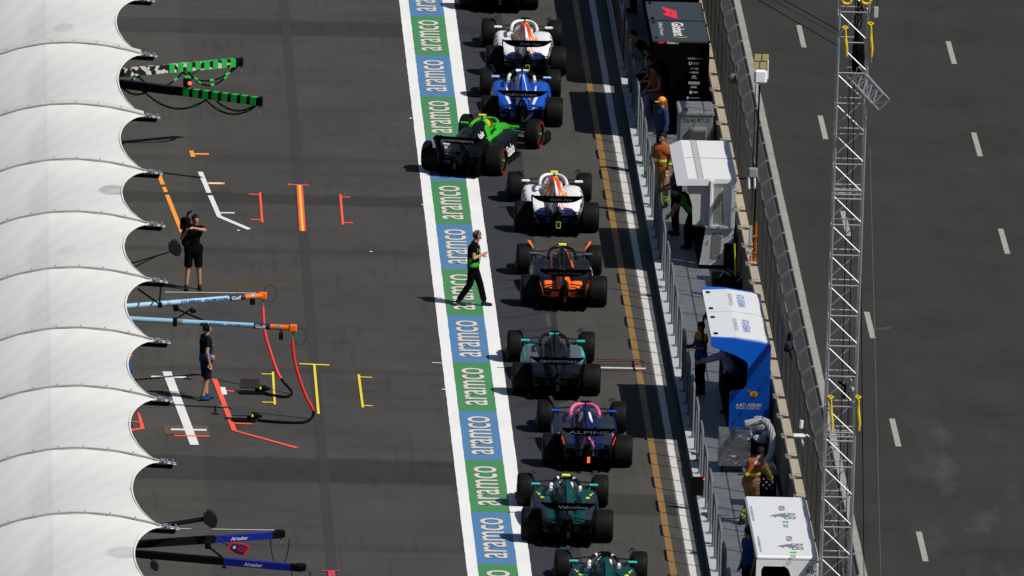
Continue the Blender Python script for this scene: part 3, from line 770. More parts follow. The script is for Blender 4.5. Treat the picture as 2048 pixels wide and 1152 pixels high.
# ------------------------------------------------------------------ canopies on the garage side
def canopy_mat():
    n = NT('white membrane', .6)
    big = n.noise(.6, 5); c = n.mix(big, (.61, .62, .62), (.69, .69, .68))
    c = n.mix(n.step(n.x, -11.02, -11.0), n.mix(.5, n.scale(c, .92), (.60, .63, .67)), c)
    c = n.mul(n.M('MULTIPLY', n.band(n.x, -11.08, -11.06, .01), .25), c, .6)
    st = n.noise(1.0, 5, n.stretch(.6, 7, 1))
    c = n.mul(n.M('MULTIPLY', n.step(st, .5, .8), .22), c, .8); c = n.mul(n.M('MULTIPLY', n.step(n.noise(2.4, 5, rough=.7), .58, .8), .2), c, .78)
    c = n.mul(n.M('MULTIPLY', n.step(n.noise(1.0, 4, n.stretch(4, .5, 1)), .62, .8), .18), c, .8)
    spots = ((-9.53, -8.3, .28, .8, .55), (-9.45, -49.0, .30, .9, .35), (-10.7, 10.3, .22, .55, .22), (-10.65, -17.5, .18, .5, .12), (-10.3, 26.0, .3, .6, .1))
    return n, c
def make_canopy_mat(spot):
    n, c = canopy_mat()
    if spot:
        x, y, rx, ry, k = spot
        dx = n.M('DIVIDE', n.M('SUBTRACT', n.x, x), rx); dy = n.M('DIVIDE', n.M('SUBTRACT', n.y, y), ry)
        d = n.M('ADD', n.M('MULTIPLY', dx, dx), n.M('MULTIPLY', dy, dy)); f = n.step(d, 1.1, .75)
        stt = n.noise(1, 4, n.stretch(1.2, 14, 1))
        c = n.mix(n.M('MULTIPLY', f, n.M('MULTIPLY', n.step(stt, .2, .75), k)), c, (.22, .22, .215))
    return n.out(c)
M_SEAM = mat('grey seam clamp', (.30, .305, .30), .6); M_RIB = mat('translucent seam cover', (.55, .56, .55), .5, var=.25, scale=14)
tips = [at(x, y, 3.2).y for x, y in ((305, 0), (305, 110), (320, 233), (325, 345), (330, 450), (332, 562), (338, 683), (345, 800), (352, 925), (357, 1055))]
tips = [tips[0]+13.2, tips[0]+6.6]+tips+[tips[-1]-6.5, tips[-1]-13]
TX = -8.68; ZT = 3.2
def arch(x): d = x-(TX-1.75); return ZT+.25-(.083 if d > 0 else .112)*d*d
canopy_names = ['topmost sliver of white canopy, cut off by the top edge', 'white canopy bay cut off by the top edge of the photo', 'white canopy bay with a grey oval patch, second from top', 'white canopy bay above the green striped booms\' roots', 'white canopy bay just below the green striped booms',
 'white canopy bay with a dark streaky stain at its scalloped edge', 'white canopy bay beside the black camera on its stalk', 'white canopy bay from which the pale blue booms reach out', 'white canopy bay just below the pale blue booms', 'white canopy bay beside the orange angled tape corner',
 'white canopy bay above the black lamp arm, second from bottom', 'lowest full white canopy bay, above the blue and black booms', 'white canopy bay below the photo\'s bottom edge']
stains = {2: (-10.6, tips[2]*.45+tips[3]*.55, .26, .55, .45), 5: (-9.52, (tips[5]+tips[6])/2+.3, .34, .6, .9), 6: (-10.6, (tips[6]+tips[7])/2, .22, .5, .2), 11: (-9.5, (tips[11]+tips[12])/2+.2, .42, .6, .6)}
plain = make_canopy_mat(None)
for i in range(len(tips)-1):
    ya, yb = tips[i]-.02, tips[i+1]+.02; L = ya-yb
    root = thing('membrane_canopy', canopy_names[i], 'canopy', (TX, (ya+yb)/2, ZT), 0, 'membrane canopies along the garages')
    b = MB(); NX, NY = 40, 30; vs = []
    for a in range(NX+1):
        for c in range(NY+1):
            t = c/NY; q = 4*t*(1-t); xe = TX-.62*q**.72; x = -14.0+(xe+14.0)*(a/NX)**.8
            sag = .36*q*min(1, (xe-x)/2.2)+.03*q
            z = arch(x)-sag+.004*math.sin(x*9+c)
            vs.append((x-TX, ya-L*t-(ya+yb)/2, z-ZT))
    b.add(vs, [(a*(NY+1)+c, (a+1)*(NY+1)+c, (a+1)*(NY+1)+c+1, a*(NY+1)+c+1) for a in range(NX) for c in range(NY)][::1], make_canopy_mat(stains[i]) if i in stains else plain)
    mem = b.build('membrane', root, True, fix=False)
    for k in (0, 1):                                       # stitched edge cable
        e = MB(); e.tube([(vs[NX*(NY+1)+c][0]-.03-.06*k, vs[NX*(NY+1)+c][1], vs[NX*(NY+1)+c][2]+(.010 if k == 0 else .002)) for c in range(NY+1)], .012 if k == 0 else .003, plain, 6); e.build('edge_cable', mem, True)
    s = MB(); wide = i in (0, 2, 3); pts = [(x-TX, 0, arch(x)-ZT+.03) for x in [TX-.05-.27*k for k in range(20)]]
    for off in ((-.17, .17) if wide else (0,)): s.tube([(p[0], yb-(ya+yb)/2+off+(.12 if wide else 0), p[2]) for p in pts], .022, M_SEAM, 6)
    s.build('seam_clamp', root)
    if wide:
        s = MB(); vv = []
        for p in pts:
            for o in (-.15, .15): vv.append((p[0], yb-(ya+yb)/2+o+.12, p[2]+.02))
        s.add(vv, [(2*k, 2*k+1, 2*k+3, 2*k+2) for k in range(len(pts)-1)], M_RIB); s.build('seam_cover', root)
    for k in range(1, 8):
        s = MB(); p = pts[k*2 if k*2 < 20 else 19]; s.box((p[0], yb-(ya+yb)/2+.03, p[2]+.03), (.035, .025, .025), M_SEAM); s.build('clamp_bolt', root)
    yt = yb-(ya+yb)/2-.02; z0 = arch(TX)-ZT
    s = MB()                                               # tip bracket
    for o in (-.10, .10):
        s.tube([(-.12, yt+o, z0+.04), (.34, yt+o*.8, z0-.03)], .016, ALU, 6)
        for xx in (.0, .14, .27): s.tube([(xx, yt+o-.04, z0+.03), (xx, yt+o+.04, z0+.03)], .022, ALU, 6)
    s.box((.08, yt, z0-.02), (.36, .16, .015), STEEL); s.box((.05, yt, z0+.05), (.10, .24, .02), ALU); s.tube([(-.35, yt+.3, z0-.0), (0, yt+.08, z0+.02)], .008, STEEL, 5); s.tube([(-.35, yt-.3, z0), (0, yt-.08, z0+.02)], .008, STEEL, 5)
    s.build('tip_bracket', root)
    s = MB(); s.prism([(-.45, z0-.10), (.24, z0-.13), (.28, z0-.05), (-.5, z0+.02)], 1, yt-.06, yt+.04, BLACK); s.build('arch_beam_end', root)
    s = MB(); s.tube([(-1.6, yt, arch(TX-1.6)-ZT-.1), (-1.6, yt, -ZT)], .07, STEEL, 10); s.build('post', root)
# garage front that carries them
b = MB(); GW = mat('garage wall', (.30, .30, .30), .8); b.box((-14.2, -10, 2.0), (.3, 180, 4.0), GW); w_ = b.build('garage_wall'); tag(w_, 'long plain garage wall hidden under the white canopies', 'wall')

# ------------------------------------------------------------------ pit wall: rails, barrier, debris fence
y0 = at(1327, 583.4, .25).y; per = 2.5
k0 = int((at(1220, 0, .25).y-y0)/per)
hoop_m = None; ho = []
ks = list(range(k0+1, k0-32, -1))
n = 0
for k in ks:
    yy = y0+k*per
    if hoop_m is None:
        root = thing('rail_hoop', 'x', 'railing', (3.58, yy, .25), 0, 'steel rail hoops along the pit wall')
        b = MB(); H = 1.22
        pts = [(0, 0, 0), (0, 0, H-.10), (.0, -.03, H-.03), (0, -.10, H), (0, -1.05, H), (0, -1.12, H-.03), (0, -1.15, H-.10), (0, -1.15, 0)]
        b.tube(pts, .027, RAILM, 8); b.build('frame', root, True)
        for yp in (0, -1.15):
            b = MB(); b.box((0, yp, .012), (.15, .12, .02), RAILM); b.build('foot_plate', root)
        b = MB(); b.box((-.03, -.575, H-.05), (.012, 1.08, .05), RAILM); b.build('kick_strip', root)
        hoop_m = root; r = root
    else:
        r = copy_tree(hoop_m); r.location = (3.58, yy, .25)
    n += 1; r['label'] = 'grey steel rail hoop on the pit wall, %s one down from the top edge' % ordinal(min(n-1, 33))
BEIGE = mat('sand coloured coping', (.84, .72, .54), .8, var=.12, scale=5); BRN = mat('shade brown barrier face', (.16, .13, .10), .85, var=.4, scale=3)  # barrier brown has the pit side's shade put into the colour
DGREY = mat('dark grey strip', (.10, .105, .11), .6); MESHW = mat('dull wire', (.05, .049, .044), .6, .3); PAN = mat('grey mesh panel', (.13, .13, .122), .6, .2, var=.2, scale=10); FRM = mat('galvanised frame', (.16, .16, .152), .5, .3)
fy = at(1516, 182, 0).y+1.1; P_ = 2.12
blk = None; sec = None; n = 0
for k in range(-42, 20)[::-1]:
    yy = fy+k*P_-.0
    if yy > 44 or yy < -56: continue
    if blk is None:
        blk = thing('barrier_block', 'x', 'barrier', (5.52, yy, 0), 0, 'concrete barrier blocks below the debris fence')
        b = MB(); b.prism([(-.20, 0), (.20, 0), (.16, .5), (.13, 1.17), (-.13, 1.17), (-.15, .5)], 1, -P_/2+.01, P_/2-.01, BRN); b.build('concrete_block', blk)
        b = MB(); b.box((.025, .2, 1.19), (.19, P_-.60, .03), BEIGE); b.build('coping', blk)
        b = MB(); b.box((-.01, -.86, 1.20), (.27, .28, .05), BEIGE); b.build('joint_cap', blk)
        b = MB(); b.box((-.10, .2, 1.20), (.055, P_-.6, .03), DGREY); b.build('rubber_strip', blk)
        sec = thing('debris_fence_section', 'x', 'fence', (5.66, yy, 0), 0, 'debris fence sections beside the race track')
        b = MB(); b.tube([(0, -P_/2, 0), (0, -P_/2, 3.10), (.20, -P_/2, 3.28)], .035, FRM, 6); b.build('post', sec)
        b = MB(); h = 2.35; nz = 15                              # crossed wires
        sp = .095
        kk = -int(h/sp)
        while kk*sp < P_:
            for sgn_ in (1, -1):
                a0 = kk*sp; pts = []
                t0 = max(0, -a0); t1 = min(h, P_-a0)
                if t1 > t0:
                    ya_, yb_ = a0+t0, a0+t1
                    if sgn_ < 0: ya_, yb_ = P_-ya_, P_-yb_
                    b.beam((.0, -P_/2+ya_, .8+t0), (.0, -P_/2+yb_, .8+t1), .012, .012, MESHW)
            kk += 1
        b.build('wire_mesh', sec)
        for zz in (.85, 1.6, 2.35, 3.07):
            b = MB(); b.tube([(.01, -P_/2, zz), (.01, P_/2, zz)], .012 if zz < 3 else .03, MESHW if zz < 3 else FRM, 6); b.build('cable', sec)
        b = MB(); 
        for j in range(26): b.beam((.02, -P_/2+.12+j*(P_-.3)/25, 3.09), (.26, -P_/2+.12+j*(P_-.3)/25, 3.29), .050, .006, PAN)
        for j in range(9): b.beam((.03+.022*j, -P_/2+.1, 3.10+.0205*j), (.03+.022*j, P_/2-.18, 3.10+.0205*j), .008, .006, FRM)
        b.build('overhang_mesh', sec)
        b = MB(); b.tube([(.0, -P_/2+.08, 3.09), (.27, -P_/2+.08, 3.31), (.27, P_/2-.16, 3.31), (.0, P_/2-.16, 3.09)], .016, FRM, 6, closed=True); b.build('overhang_frame', sec)
        b = MB(); b.beam((-.01, P_/2-.6, 3.10), (-.01, -P_/2+.35, 3.10), .03, .04, ALU); b.build('pipe_highlight', sec)  # short bright bar drawing the highlight on the overhang's edge pipe
        b = MB(); b.box((.11, -P_/2, 3.19), (.28, .11, .02), FRM, rot=Matrix.Rotation(-R(38), 3, 'Y')); b.build('bracket', sec)
        rb, rs = blk, sec
    else:
        rb = copy_tree(blk); rb.location = (5.52, yy, 0); rs = copy_tree(sec); rs.location = (5.66, yy, 0)
    out_ = yy > 37.5
    rb['label'] = 'sand topped concrete barrier block, %s from the top of the photo' % ordinal(min(n, 33)); rs['label'] = 'wire mesh debris fence section with grey overhang, %s from the top' % ordinal(min(n, 33))
    n += 1

# ------------------------------------------------------------------ stands on the pit wall
DG = mat('dark grey roof panel', (.030, .036, .044), .45, coat=.15); BLK = mat('black stand panel', (.0012, .0012, .0014), .8, spec=.02)
BLU = mat('bright blue panel', (.004, .10, .56), .35, coat=.25, var=.04); SHW = mat('white moulded panel', (.70, .71, .74), .4, var=.03)
LG = mat('grey strap and shaded panel', (.42, .43, .43), .5, var=.05); MG = mat('mid grey inset', (.26, .26, .25), .6)
BLUT = mat('blue lettering', (.03, .13, .55), .5); GRT = mat('charcoal lettering', (.05, .055, .07), .5); REDT = mat('red emblem', (.65, .025, .045), .5)
def desk_inside(root, x0, x1, ya, yb, m):
    b = MB(); b.box(((x0+x1)/2+.35, (ya+yb)/2, .95), (.5, abs(yb-ya)-.6, .05), m); b.box(((x0+x1)/2+.55, (ya+yb)/2, .6), (.05, abs(yb-ya)-.6, .7), m); b.build('desk', root)
    for k in range(4):
        b = MB(); yy = ya+(yb-ya)*(k+.5)/4; b.box(((x0+x1)/2+.42, yy, 1.25), (.04, .75, .42), BLACK, bev=.01); b.box(((x0+x1)/2+.42, yy, 1.0), (.12, .2, .08), BLACK); b.build('monitor', root)
def roof_text(b, txt, x, y, w, h, z, m, bold=0.01): b.text(txt, (x, y, z), (0, -1, 0), (1, 0, 0), w, h, m, bold, .006)
# black stand at the top
def dark_stand(label, ya, yb, deco):
    root = thing('pit_stand', label, 'pit stand', (4.5, (ya+yb)/2, .23)); root['_'] = 0; del root['_']
    x0, x1, zt = 3.90, 5.30, 2.55
    sh = Vector((4.5, (ya+yb)/2, .23))
    def B(name, fn, parent=None):
        b = MB(); fn(b); b.v = [(v[0]-sh.x, v[1]-sh.y, v[2]-sh.z) for v in b.v]; return b.build(name, parent or root)
    ym = (ya+yb)/2
    r1 = B('roof_panel', lambda b: b.box(((x0+x1)/2, (ya+ym)/2+.02, zt), (x1-x0, abs(ym-ya)-.05, .08), DG, bev=.02)); r2 = B('roof_panel', lambda b: b.box(((x0+x1)/2, (yb+ym)/2-.02, zt-.012), (x1-x0, abs(ym-yb)-.05, .08), DG, bev=.02))
    B('end_panel', lambda b: b.prism([(4.35, .25), (x1, .25), (x1, zt-.05), (x0+.02, zt-.05), (x0+.02, zt-.32), (4.35, zt-.65)], 1, ya, ya+.06, BLK))
    B('end_panel', lambda b: b.prism([(4.35, .25), (x1, .25), (x1, zt-.05), (x0+.02, zt-.05), (x0+.02, zt-.32), (4.35, zt-.65)], 1, yb-.06, yb, BLK))
    B('back_wall', lambda b: b.box((x1-.04, (ya+yb)/2, 1.4), (.06, yb-ya-.14, 2.2), BLK))
    B('floor', lambda b: b.box((4.8, (ya+yb)/2, .27), (.94, yb-ya-.14, .07), BLK))
    b = MB(); desk_inside(root, 4.2, 5.2, ya+.3, yb-.3, BLK)
    for o in root.children:
        if o.name.split('.')[0] in ('desk', 'monitor'): o.location = -sh
    for q in (.06, .44, .56, .94):
        B('roof_latch', lambda b: b.box((x0+.1, ya+(yb-ya)*q, zt+.045), (.07, .16, .02), BLACK))
    if deco:
        def redr(b):
            pts = [at(1250+x/8.86, y/8.86, zt+.04) for x, y in ((655, 118), (910, 192), (930, 340), (700, 272), (668, 236), (722, 236), (712, 196), (655, 160))]
            b.prism([(p.x, p.y) for p in pts], 2, zt+.032, zt+.040, REDT)
            q = [at(1250+x/8.86, y/8.86, zt+.04) for x, y in ((808, 205), (820, 208), (828, 268), (816, 266))]; b.add([(p.x, p.y, zt+.0425) for p in q], [(0, 1, 2, 3)], DG)
        B('roof_gap', lambda b: b.box(((x0+x1)/2, ym, zt+.022), (x1-x0, .07, .05), BLACK))
        B('emblem', redr, r2)
        def gl(b):
            roof_text(b, 'Globant', 4.58, 19.35, 1.75, .30, zt+.042, WHITE, .02)
        B('roof_lettering', gl, r1); B('roof_lettering', lambda b: roof_text(b, 'Official Partner', 4.16, 19.35, 1.7, .10, zt+.042, GREYL), r1)
        GY = mat('green chevron', (.32, .42, .02), .5)
        B('chevron', lambda b: (b.beam((4.42, 18.38, zt+.046), (4.58, 18.28, zt+.046), .05, .006, GY), b.beam((4.58, 18.28, zt+.046), (4.76, 18.38, zt+.046), .05, .006, GY)), r1)
        def fr(b):
            y_ = ya-.004; t = lambda s_, px, py, w, h, m=WHITE, sh_=0, bo=.015: b.text(s_, atY(px, py, y_), (1, 0, 0), (0, 0, 1), w, h, m, bo, .002, shear=sh_)
            t('Globant', 1343, 85.5, .22, .055); t('Global Official Partners', 1390, 117, .36, .03, bo=0); t('LVMH', 1388, 127, .24, .075); t('PIRELLI', 1388, 137, .19, .045, sh_=.2); t('aramco', 1388, 145, .22, .04, bo=.03); t('aws', 1388, 153, .10, .05)
            t('salesforce', 1388, 211, .2, .03); t('MSC', 1391, 184.5, .12, .05, bo=.03); t('crypto.com', 1388, 196, .26, .035); t('DHL', 1388, 174, .16, .05, sh_=.3, bo=.04)
        B('sponsor_lettering', fr)
        GCH = mat('green chevron', (.32, .42, .02), .5)
        for (px0, py0, px1, py1, m, sk) in ((1315, 82.5, 1330, 87, REDT, .05), (1377, 163, 1399, 169, GREYL, 0), (1379, 181.5, 1384, 187.5, WHITE, 0), (1374, 193, 1377, 198, WHITE, 0), (1383, 204, 1391, 208, WHITE, 0), (1353, 84, 1358, 88.5, GCH, .03), (1382, 156, 1395, 157.5, GREYL, 0)):
            y_ = ya-.003; a, c = atY(px0, py0, y_), atY(px1, py1, y_)
            B('sponsor_badge', lambda b: b.add([(a.x, y_, c.z), (c.x-sk, y_, c.z), (c.x, y_, a.z), (a.x+sk, y_, a.z)], [(0, 1, 2, 3)], m))
    return root
dark_stand('black pit stand with red emblem on its roof and sponsors on its end', 17.9, 23.1, True)
dark_stand('black pit stand beyond the top edge of the photo', 24.4, 38, False)
def local(root, sh):
    def B(name, fn, parent=None, smooth=False):
        b = MB(); fn(b); b.v = [(v[0]-sh[0], v[1]-sh[1], v[2]-sh[2]) for v in b.v]; return b.build(name, parent or root, smooth)
    return B
# grey cabinet DB-RE-RT-20
ya = 14.5; sh = (4.9, 15.2, .23); root = thing('cabinet', 'pale grey cabinet lettered DB-RE-RT-20 with a vent box on its front', 'cabinet', sh); B = local(root, sh)
CG = mat('cabinet grey', (.34, .36, .355), .45, var=.06); LOUV = mat('vent grille', (.13, .135, .13), .6)
B('housing', lambda b: b.box((4.875, 15.2, .80), (.82, 1.3, 1.12), CG, bev=.03)); B('lid', lambda b: b.box((4.875, 15.2, 1.42), (.88, 1.36, .13), CG, bev=.04))
def vent(b):
    b.box((4.93, ya-.06, .90), (.40, .28, .34), CG, bev=.02)
    for k in range(9): b.box((4.93, ya-.205, .79+.028*k), (.33, .012, .012), LOUV)
v_ = B('vent_box', lambda b: b.box((4.93, ya-.06, .92), (.42, .30, .36), CG, bev=.02))
B('grille', lambda b: b.box((4.93, ya-.215, .90), (.34, .012, .27), LOUV), v_)
B('lettering', lambda b: b.text('DB-RE-RT-20', (4.88, ya+.048, 1.26), (1, 0, 0), (0, 0, 1), .66, .11, GRT, .012, .002))
B('hinge', lambda b: b.box((4.62, 14.7, 1.5), (.05, .06, .04), BLACK))
# white stand
ya, yb = 1.55, 6.2; sh = (4.6, 3.9, .23); root = thing('pit_stand', 'plain white pit stand with stepped ribbed front and sloping left edge', 'pit stand', sh); B = local(root, sh)
B('roof_panel', lambda b: b.prism([(4.14, 2.42), (5.30, 2.42), (5.30, 2.32), (4.14, 2.30)], 1, ya, yb, SHW))
B('eave_panel', lambda b: b.prism([(3.87, 2.29), (4.139, 2.42), (4.139, 2.37), (3.90, 2.25)], 1, ya-.02, yb, SHW))
B('fascia', lambda b: b.prism([(3.87, 2.285), (4.14, 2.415), (4.68, 2.415), (4.66, 2.27), (3.88, 2.25)], 1, ya-.06, ya-.021, SHW))
B('roof_strap', lambda b: (b.box((4.44, (ya+yb)/2, 2.423), (.12, yb-ya, .006), LG)))
for xx in (4.375, 4.505): B('strap_seam', lambda b: b.box((xx, (ya+yb)/2, 2.426), (.012, yb-ya, .006), MG))
B('roof_joint', lambda b: b.box((4.72, 4.05, 2.4265), (1.12, .02, .005), MG))
B('left_panel', lambda b: b.prism([(4.10, 2.28), (4.66, 2.28), (4.66, 1.30), (4.28, 1.30), (4.26, 1.75)], 1, ya+.05, ya+.10, LG))  # recessed white panel, its shade put into the light grey
B('main_panel', lambda b: b.prism([(4.62, 2.38), (5.30, 2.38), (5.26, 1.24), (4.56, 1.24)], 1, ya+.06, ya+.14, SHW))
for xa, xb in ((4.66, 4.74), (5.16, 5.27)): B('pilaster', lambda b: b.box(((xa+xb)/2, ya-.02, 1.82), (xb-xa, .16, 1.16), SHW, bev=.015))
B('inset_panel', lambda b: b.prism([(4.78, 2.20), (4.94, 2.20), (4.98, 1.85), (5.02, 1.34), (4.78, 1.34)], 1, ya+.045, ya+.058, MG))
B('ledge', lambda b: b.box((4.90, ya+.0, 1.27), (.62, .14, .05), SHW))
B('base_panel', lambda b: b.prism([(4.60, 1.235), (5.24, 1.235), (5.22, .34), (4.47, .34)], 1, ya+.02, ya+.12, SHW))
B('base_inset', lambda b: b.prism([(4.76, 1.12), (4.98, 1.12), (4.95, .50), (4.72, .50)], 1, ya+.005, ya+.018, MG))
B('back_wall', lambda b: b.box((5.25, (ya+yb)/2+.1, 1.3), (.05, yb-ya-.3, 2.0), SHW)); B('floor', lambda b: b.box((4.85, (ya+yb)/2+.05, .28), (.78, yb-ya-.3, .1), BLK)); B('far_panel', lambda b: b.prism([(4.5, .3), (5.22, .3), (5.22, 2.28), (4.15, 2.28), (4.5, 1.6)], 1, yb-.06, yb, SHW))
B('desk', lambda b: (b.box((4.95, 3.9, .95), (.5, 3.6, .05), BLACK))); 
for k in range(3): B('monitor', lambda b: b.box((5.0, 2.7+k*1.2, 1.25), (.05, .8, .4), BLACK, bev=.01))
# blue and white stand
ya, yb = -17.55, -12.0; sh = (4.6, -14.8, .23); root = thing('pit_stand', 'blue pit stand with two white roof panels and a dark side opening', 'pit stand', sh); B = local(root, sh)
def cshape(b, y_0, y_1):
    pts = [(3.92, 2.60), (4.45, 2.585), (5.05, 2.50), (5.28, 2.44), (5.28, .25), (4.38, .25), (4.38, 1.30), (4.42, 1.36), (4.68, 1.40), (4.76, 1.48), (4.77, 2.00), (4.72, 2.08), (4.45, 2.22), (3.97, 2.38), (3.92, 2.42)]
    b.prism(pts, 1, y_0, y_1, BLU)
B('end_panel', lambda b: cshape(b, ya-.05, ya+.10)); B('end_panel', lambda b: cshape(b, yb-.12, yb+.12))
ym = -14.62
def rp(b, y_0, y_1):
    b.prism([(3.93, 2.57), (4.5, 2.60), (5.05, 2.53), (5.26, 2.46), (5.26, 2.40), (4.5, 2.52), (3.93, 2.48)], 1, y_0, y_1, WPAINT)
ra = B('roof_panel', lambda b: rp(b, ya+.11, ym-.03)); rb_ = B('roof_panel', lambda b: rp(b, ym+.03, yb-.13))
B('roof_gap_seal', lambda b: b.prism([(3.90, 2.55), (4.5, 2.58), (5.27, 2.45), (5.27, 2.40), (3.9, 2.4)], 1, ym-.028, ym+.028, BLACK))
B('hanging_strap', lambda b: b.tube([(3.93, ym, 2.55), (3.87, ym, 2.45), (3.86, ym, 1.75)], .025, BLACK, 6))
for par, yc in ((ra, (ya+ym)/2), (rb_, (yb+ym)/2)):
    def tx(b):
        b.text('ATLASSIAN', (4.77, yc, 2.565), (0, -1, 0), Vector((1, 0, -.11)), 1.35, .17, BLUT, -.004, .012)
    def tx_(b): b.text('WILLIAMS RACING', (4.53, yc, 2.595), (0, -1, 0), Vector((1, 0, -.05)), 1.35, .09, GRT, -.012, .010)
    B('roof_lettering', tx, par); B('roof_lettering', tx_, par)
    for yy in (yc-.95, yc+.85): B('roof_latch', lambda b: b.box((4.05, yy, 2.583), (.09, .16, .02), BLACK), par)
B('back_wall', lambda b: b.box((5.24, (ya+yb)/2, 1.35), (.05, yb-ya-.3, 2.1), BLU)); B('floor', lambda b: b.box((4.8, (ya+yb)/2, .28), (.8, yb-ya-.3, .1), BLK)); B('side_base', lambda b: b.box((4.42, (ya+yb)/2, .8), (.05, yb-ya-.3, .9), BLK))
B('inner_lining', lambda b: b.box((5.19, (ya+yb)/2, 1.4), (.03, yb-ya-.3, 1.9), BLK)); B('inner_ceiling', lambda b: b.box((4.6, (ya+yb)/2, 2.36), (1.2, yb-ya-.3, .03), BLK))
B('lettering', lambda b: (b.text('ATLASSIAN', atY(1501, 810, ya-.052), (1, 0, 0), (0, 0, 1), .49, .075, WHITE, .02, .002), b.text('WILLIAMS RACING', atY(1496, 816.3, ya-.052), (1, 0, 0), (0, 0, 1), .56, .05, WHITE, .005, .002), b.add([atY(1472, 812, ya-.054), atY(1478, 812, ya-.054), atY(1475, 806.5, ya-.054)], [(0, 1, 2)], WHITE)))
OB = mat('orange badge', (.85, .36, .01), .5)
def badge(b):
    c = atY(1507.5, 788, ya-.055); pts = [(c.x+.085*sgn(math.cos(t))*abs(math.cos(t))**.7, c.z+.062*sgn(math.sin(t))*abs(math.sin(t))**.7) for t in [k*math.pi/8 for k in range(16)]]; b.prism(pts, 1, ya-.058, ya-.051, OB)
    d = atY(1498, 780, ya-.055)
bd = B('badge', badge); B('badge_symbol', lambda b: b.text('N', atY(1507.5, 788, ya-.06), (1, 0, 0), (0, 0, 1), .05, .05, GRT, .0, .0), bd)
B('arrow_mark', lambda b: (lambda d: b.prism([(d.x-.03, d.z+.03), (d.x+.03, d.z), (d.x-.01, d.z-.03)], 1, ya-.058, ya-.051, OB))(atY(1498, 781, ya-.055)))
# white stand with bull emblems at the bottom
ya, yb = -39.7, -33.8; sh = (4.65, -36.7, .23); root = thing('pit_stand', 'white pit stand with grey bull emblems repeated on its roof', 'pit stand', sh); B = local(root, sh)
rf = B('roof_panel', lambda b: b.box((4.66, (ya+yb)/2, 2.46), (1.32, yb-ya, .10), WPAINT, bev=.035))
def endp(b):
    b.prism([(4.01, 2.415), (5.31, 2.415), (5.31, .3), (4.2, .3), (4.2, 1.55), (4.12, 1.70), (4.12, 2.20), (4.17, 2.28), (4.62, 2.28), (4.70, 2.22), (4.88, 1.72), (4.3, 1.66), (4.01, 1.7)], 1, ya+.0, ya+.08, SHW)
B('end_panel', endp); B('window', lambda b: b.prism([(4.11, 1.60), (4.86, 1.60), (4.70, 2.24), (4.62, 2.29), (4.17, 2.29), (4.11, 2.2)], 1, ya+.03, ya+.05, mat('dark window glass', (.008, .010, .014), .08)))
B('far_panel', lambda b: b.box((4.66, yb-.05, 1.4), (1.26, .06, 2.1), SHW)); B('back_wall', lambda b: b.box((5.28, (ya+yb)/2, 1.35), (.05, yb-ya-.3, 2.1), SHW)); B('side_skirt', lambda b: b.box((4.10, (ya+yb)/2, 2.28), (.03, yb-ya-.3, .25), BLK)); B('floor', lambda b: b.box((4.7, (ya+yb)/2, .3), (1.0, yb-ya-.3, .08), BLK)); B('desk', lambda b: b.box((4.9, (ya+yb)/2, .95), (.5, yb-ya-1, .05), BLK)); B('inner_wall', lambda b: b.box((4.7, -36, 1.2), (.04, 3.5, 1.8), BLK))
BUL = mat('slate emblem', (.17, .19, .23), .5); GRN = mat('green emblem', (.04, .5, .10), .5)
def emb(b, ox, oy, z):
    # charging beast silhouette, letters and green bar, reading down the lane
    bull = [(-.30, -.10), (-.16, .05), (-.02, .08), (.10, .16), (.24, .12), (.33, .02), (.44, .0), (.33, -.06), (.22, -.06), (.17, -.16), (.10, -.06), (-.02, -.05), (-.08, -.16), (-.14, -.05), (-.22, -.07)]
    b.prism([(ox+q*.62, oy-p*1.3) for p, q in [(-y_, x_) for x_, y_ in bull]], 2, z, z+.005, BUL)
for k, (cx, cy) in enumerate(((1557, 1031), (1572, 1092))):
    c = at(cx, cy, 2.515)
    B('bull_emblem', lambda b: emb(b, c.x-.02, c.y, 2.512), rf)
    def tx(b):
        b.text('RB', (c.x+.24, c.y-.05, 2.512), (0, -1, 0), (1, 0, 0), .62, .26, BUL, .01, .003)
    B('roof_lettering', tx, rf)
    for tt, dx, dy, w_, h_, m_ in (('VISA', .10, .75, .52, .14, GRT), ('CASH', .14, -1.0, .35, .05, GRT), ('APP', .08, -1.0, .3, .05, GRT), ('visacashapprb.com', -.56, .15, 1.5, .09, BUL)):
        B('roof_lettering', lambda b: b.text(tt, (c.x+dx, c.y+dy, 2.512), (0, -1, 0), (1, 0, 0), w_, h_, m_, 0, .003), rf)
    B('green_bar', lambda b: b.box((c.x+.13, c.y-.62, 2.514), (.13, .16, .006), GRN), rf)
def fe(b):
    b.text('VISA', atY(1621, 1134, ya-.002), (1, 0, 0), (0, 0, 1), .13, .05, GRT, .01, .002); b.text('RB', atY(1621, 1142, ya-.002), (1, 0, 0), (0, 0, 1), .17, .10, GRT, .02, .002)
B('end_lettering', fe)

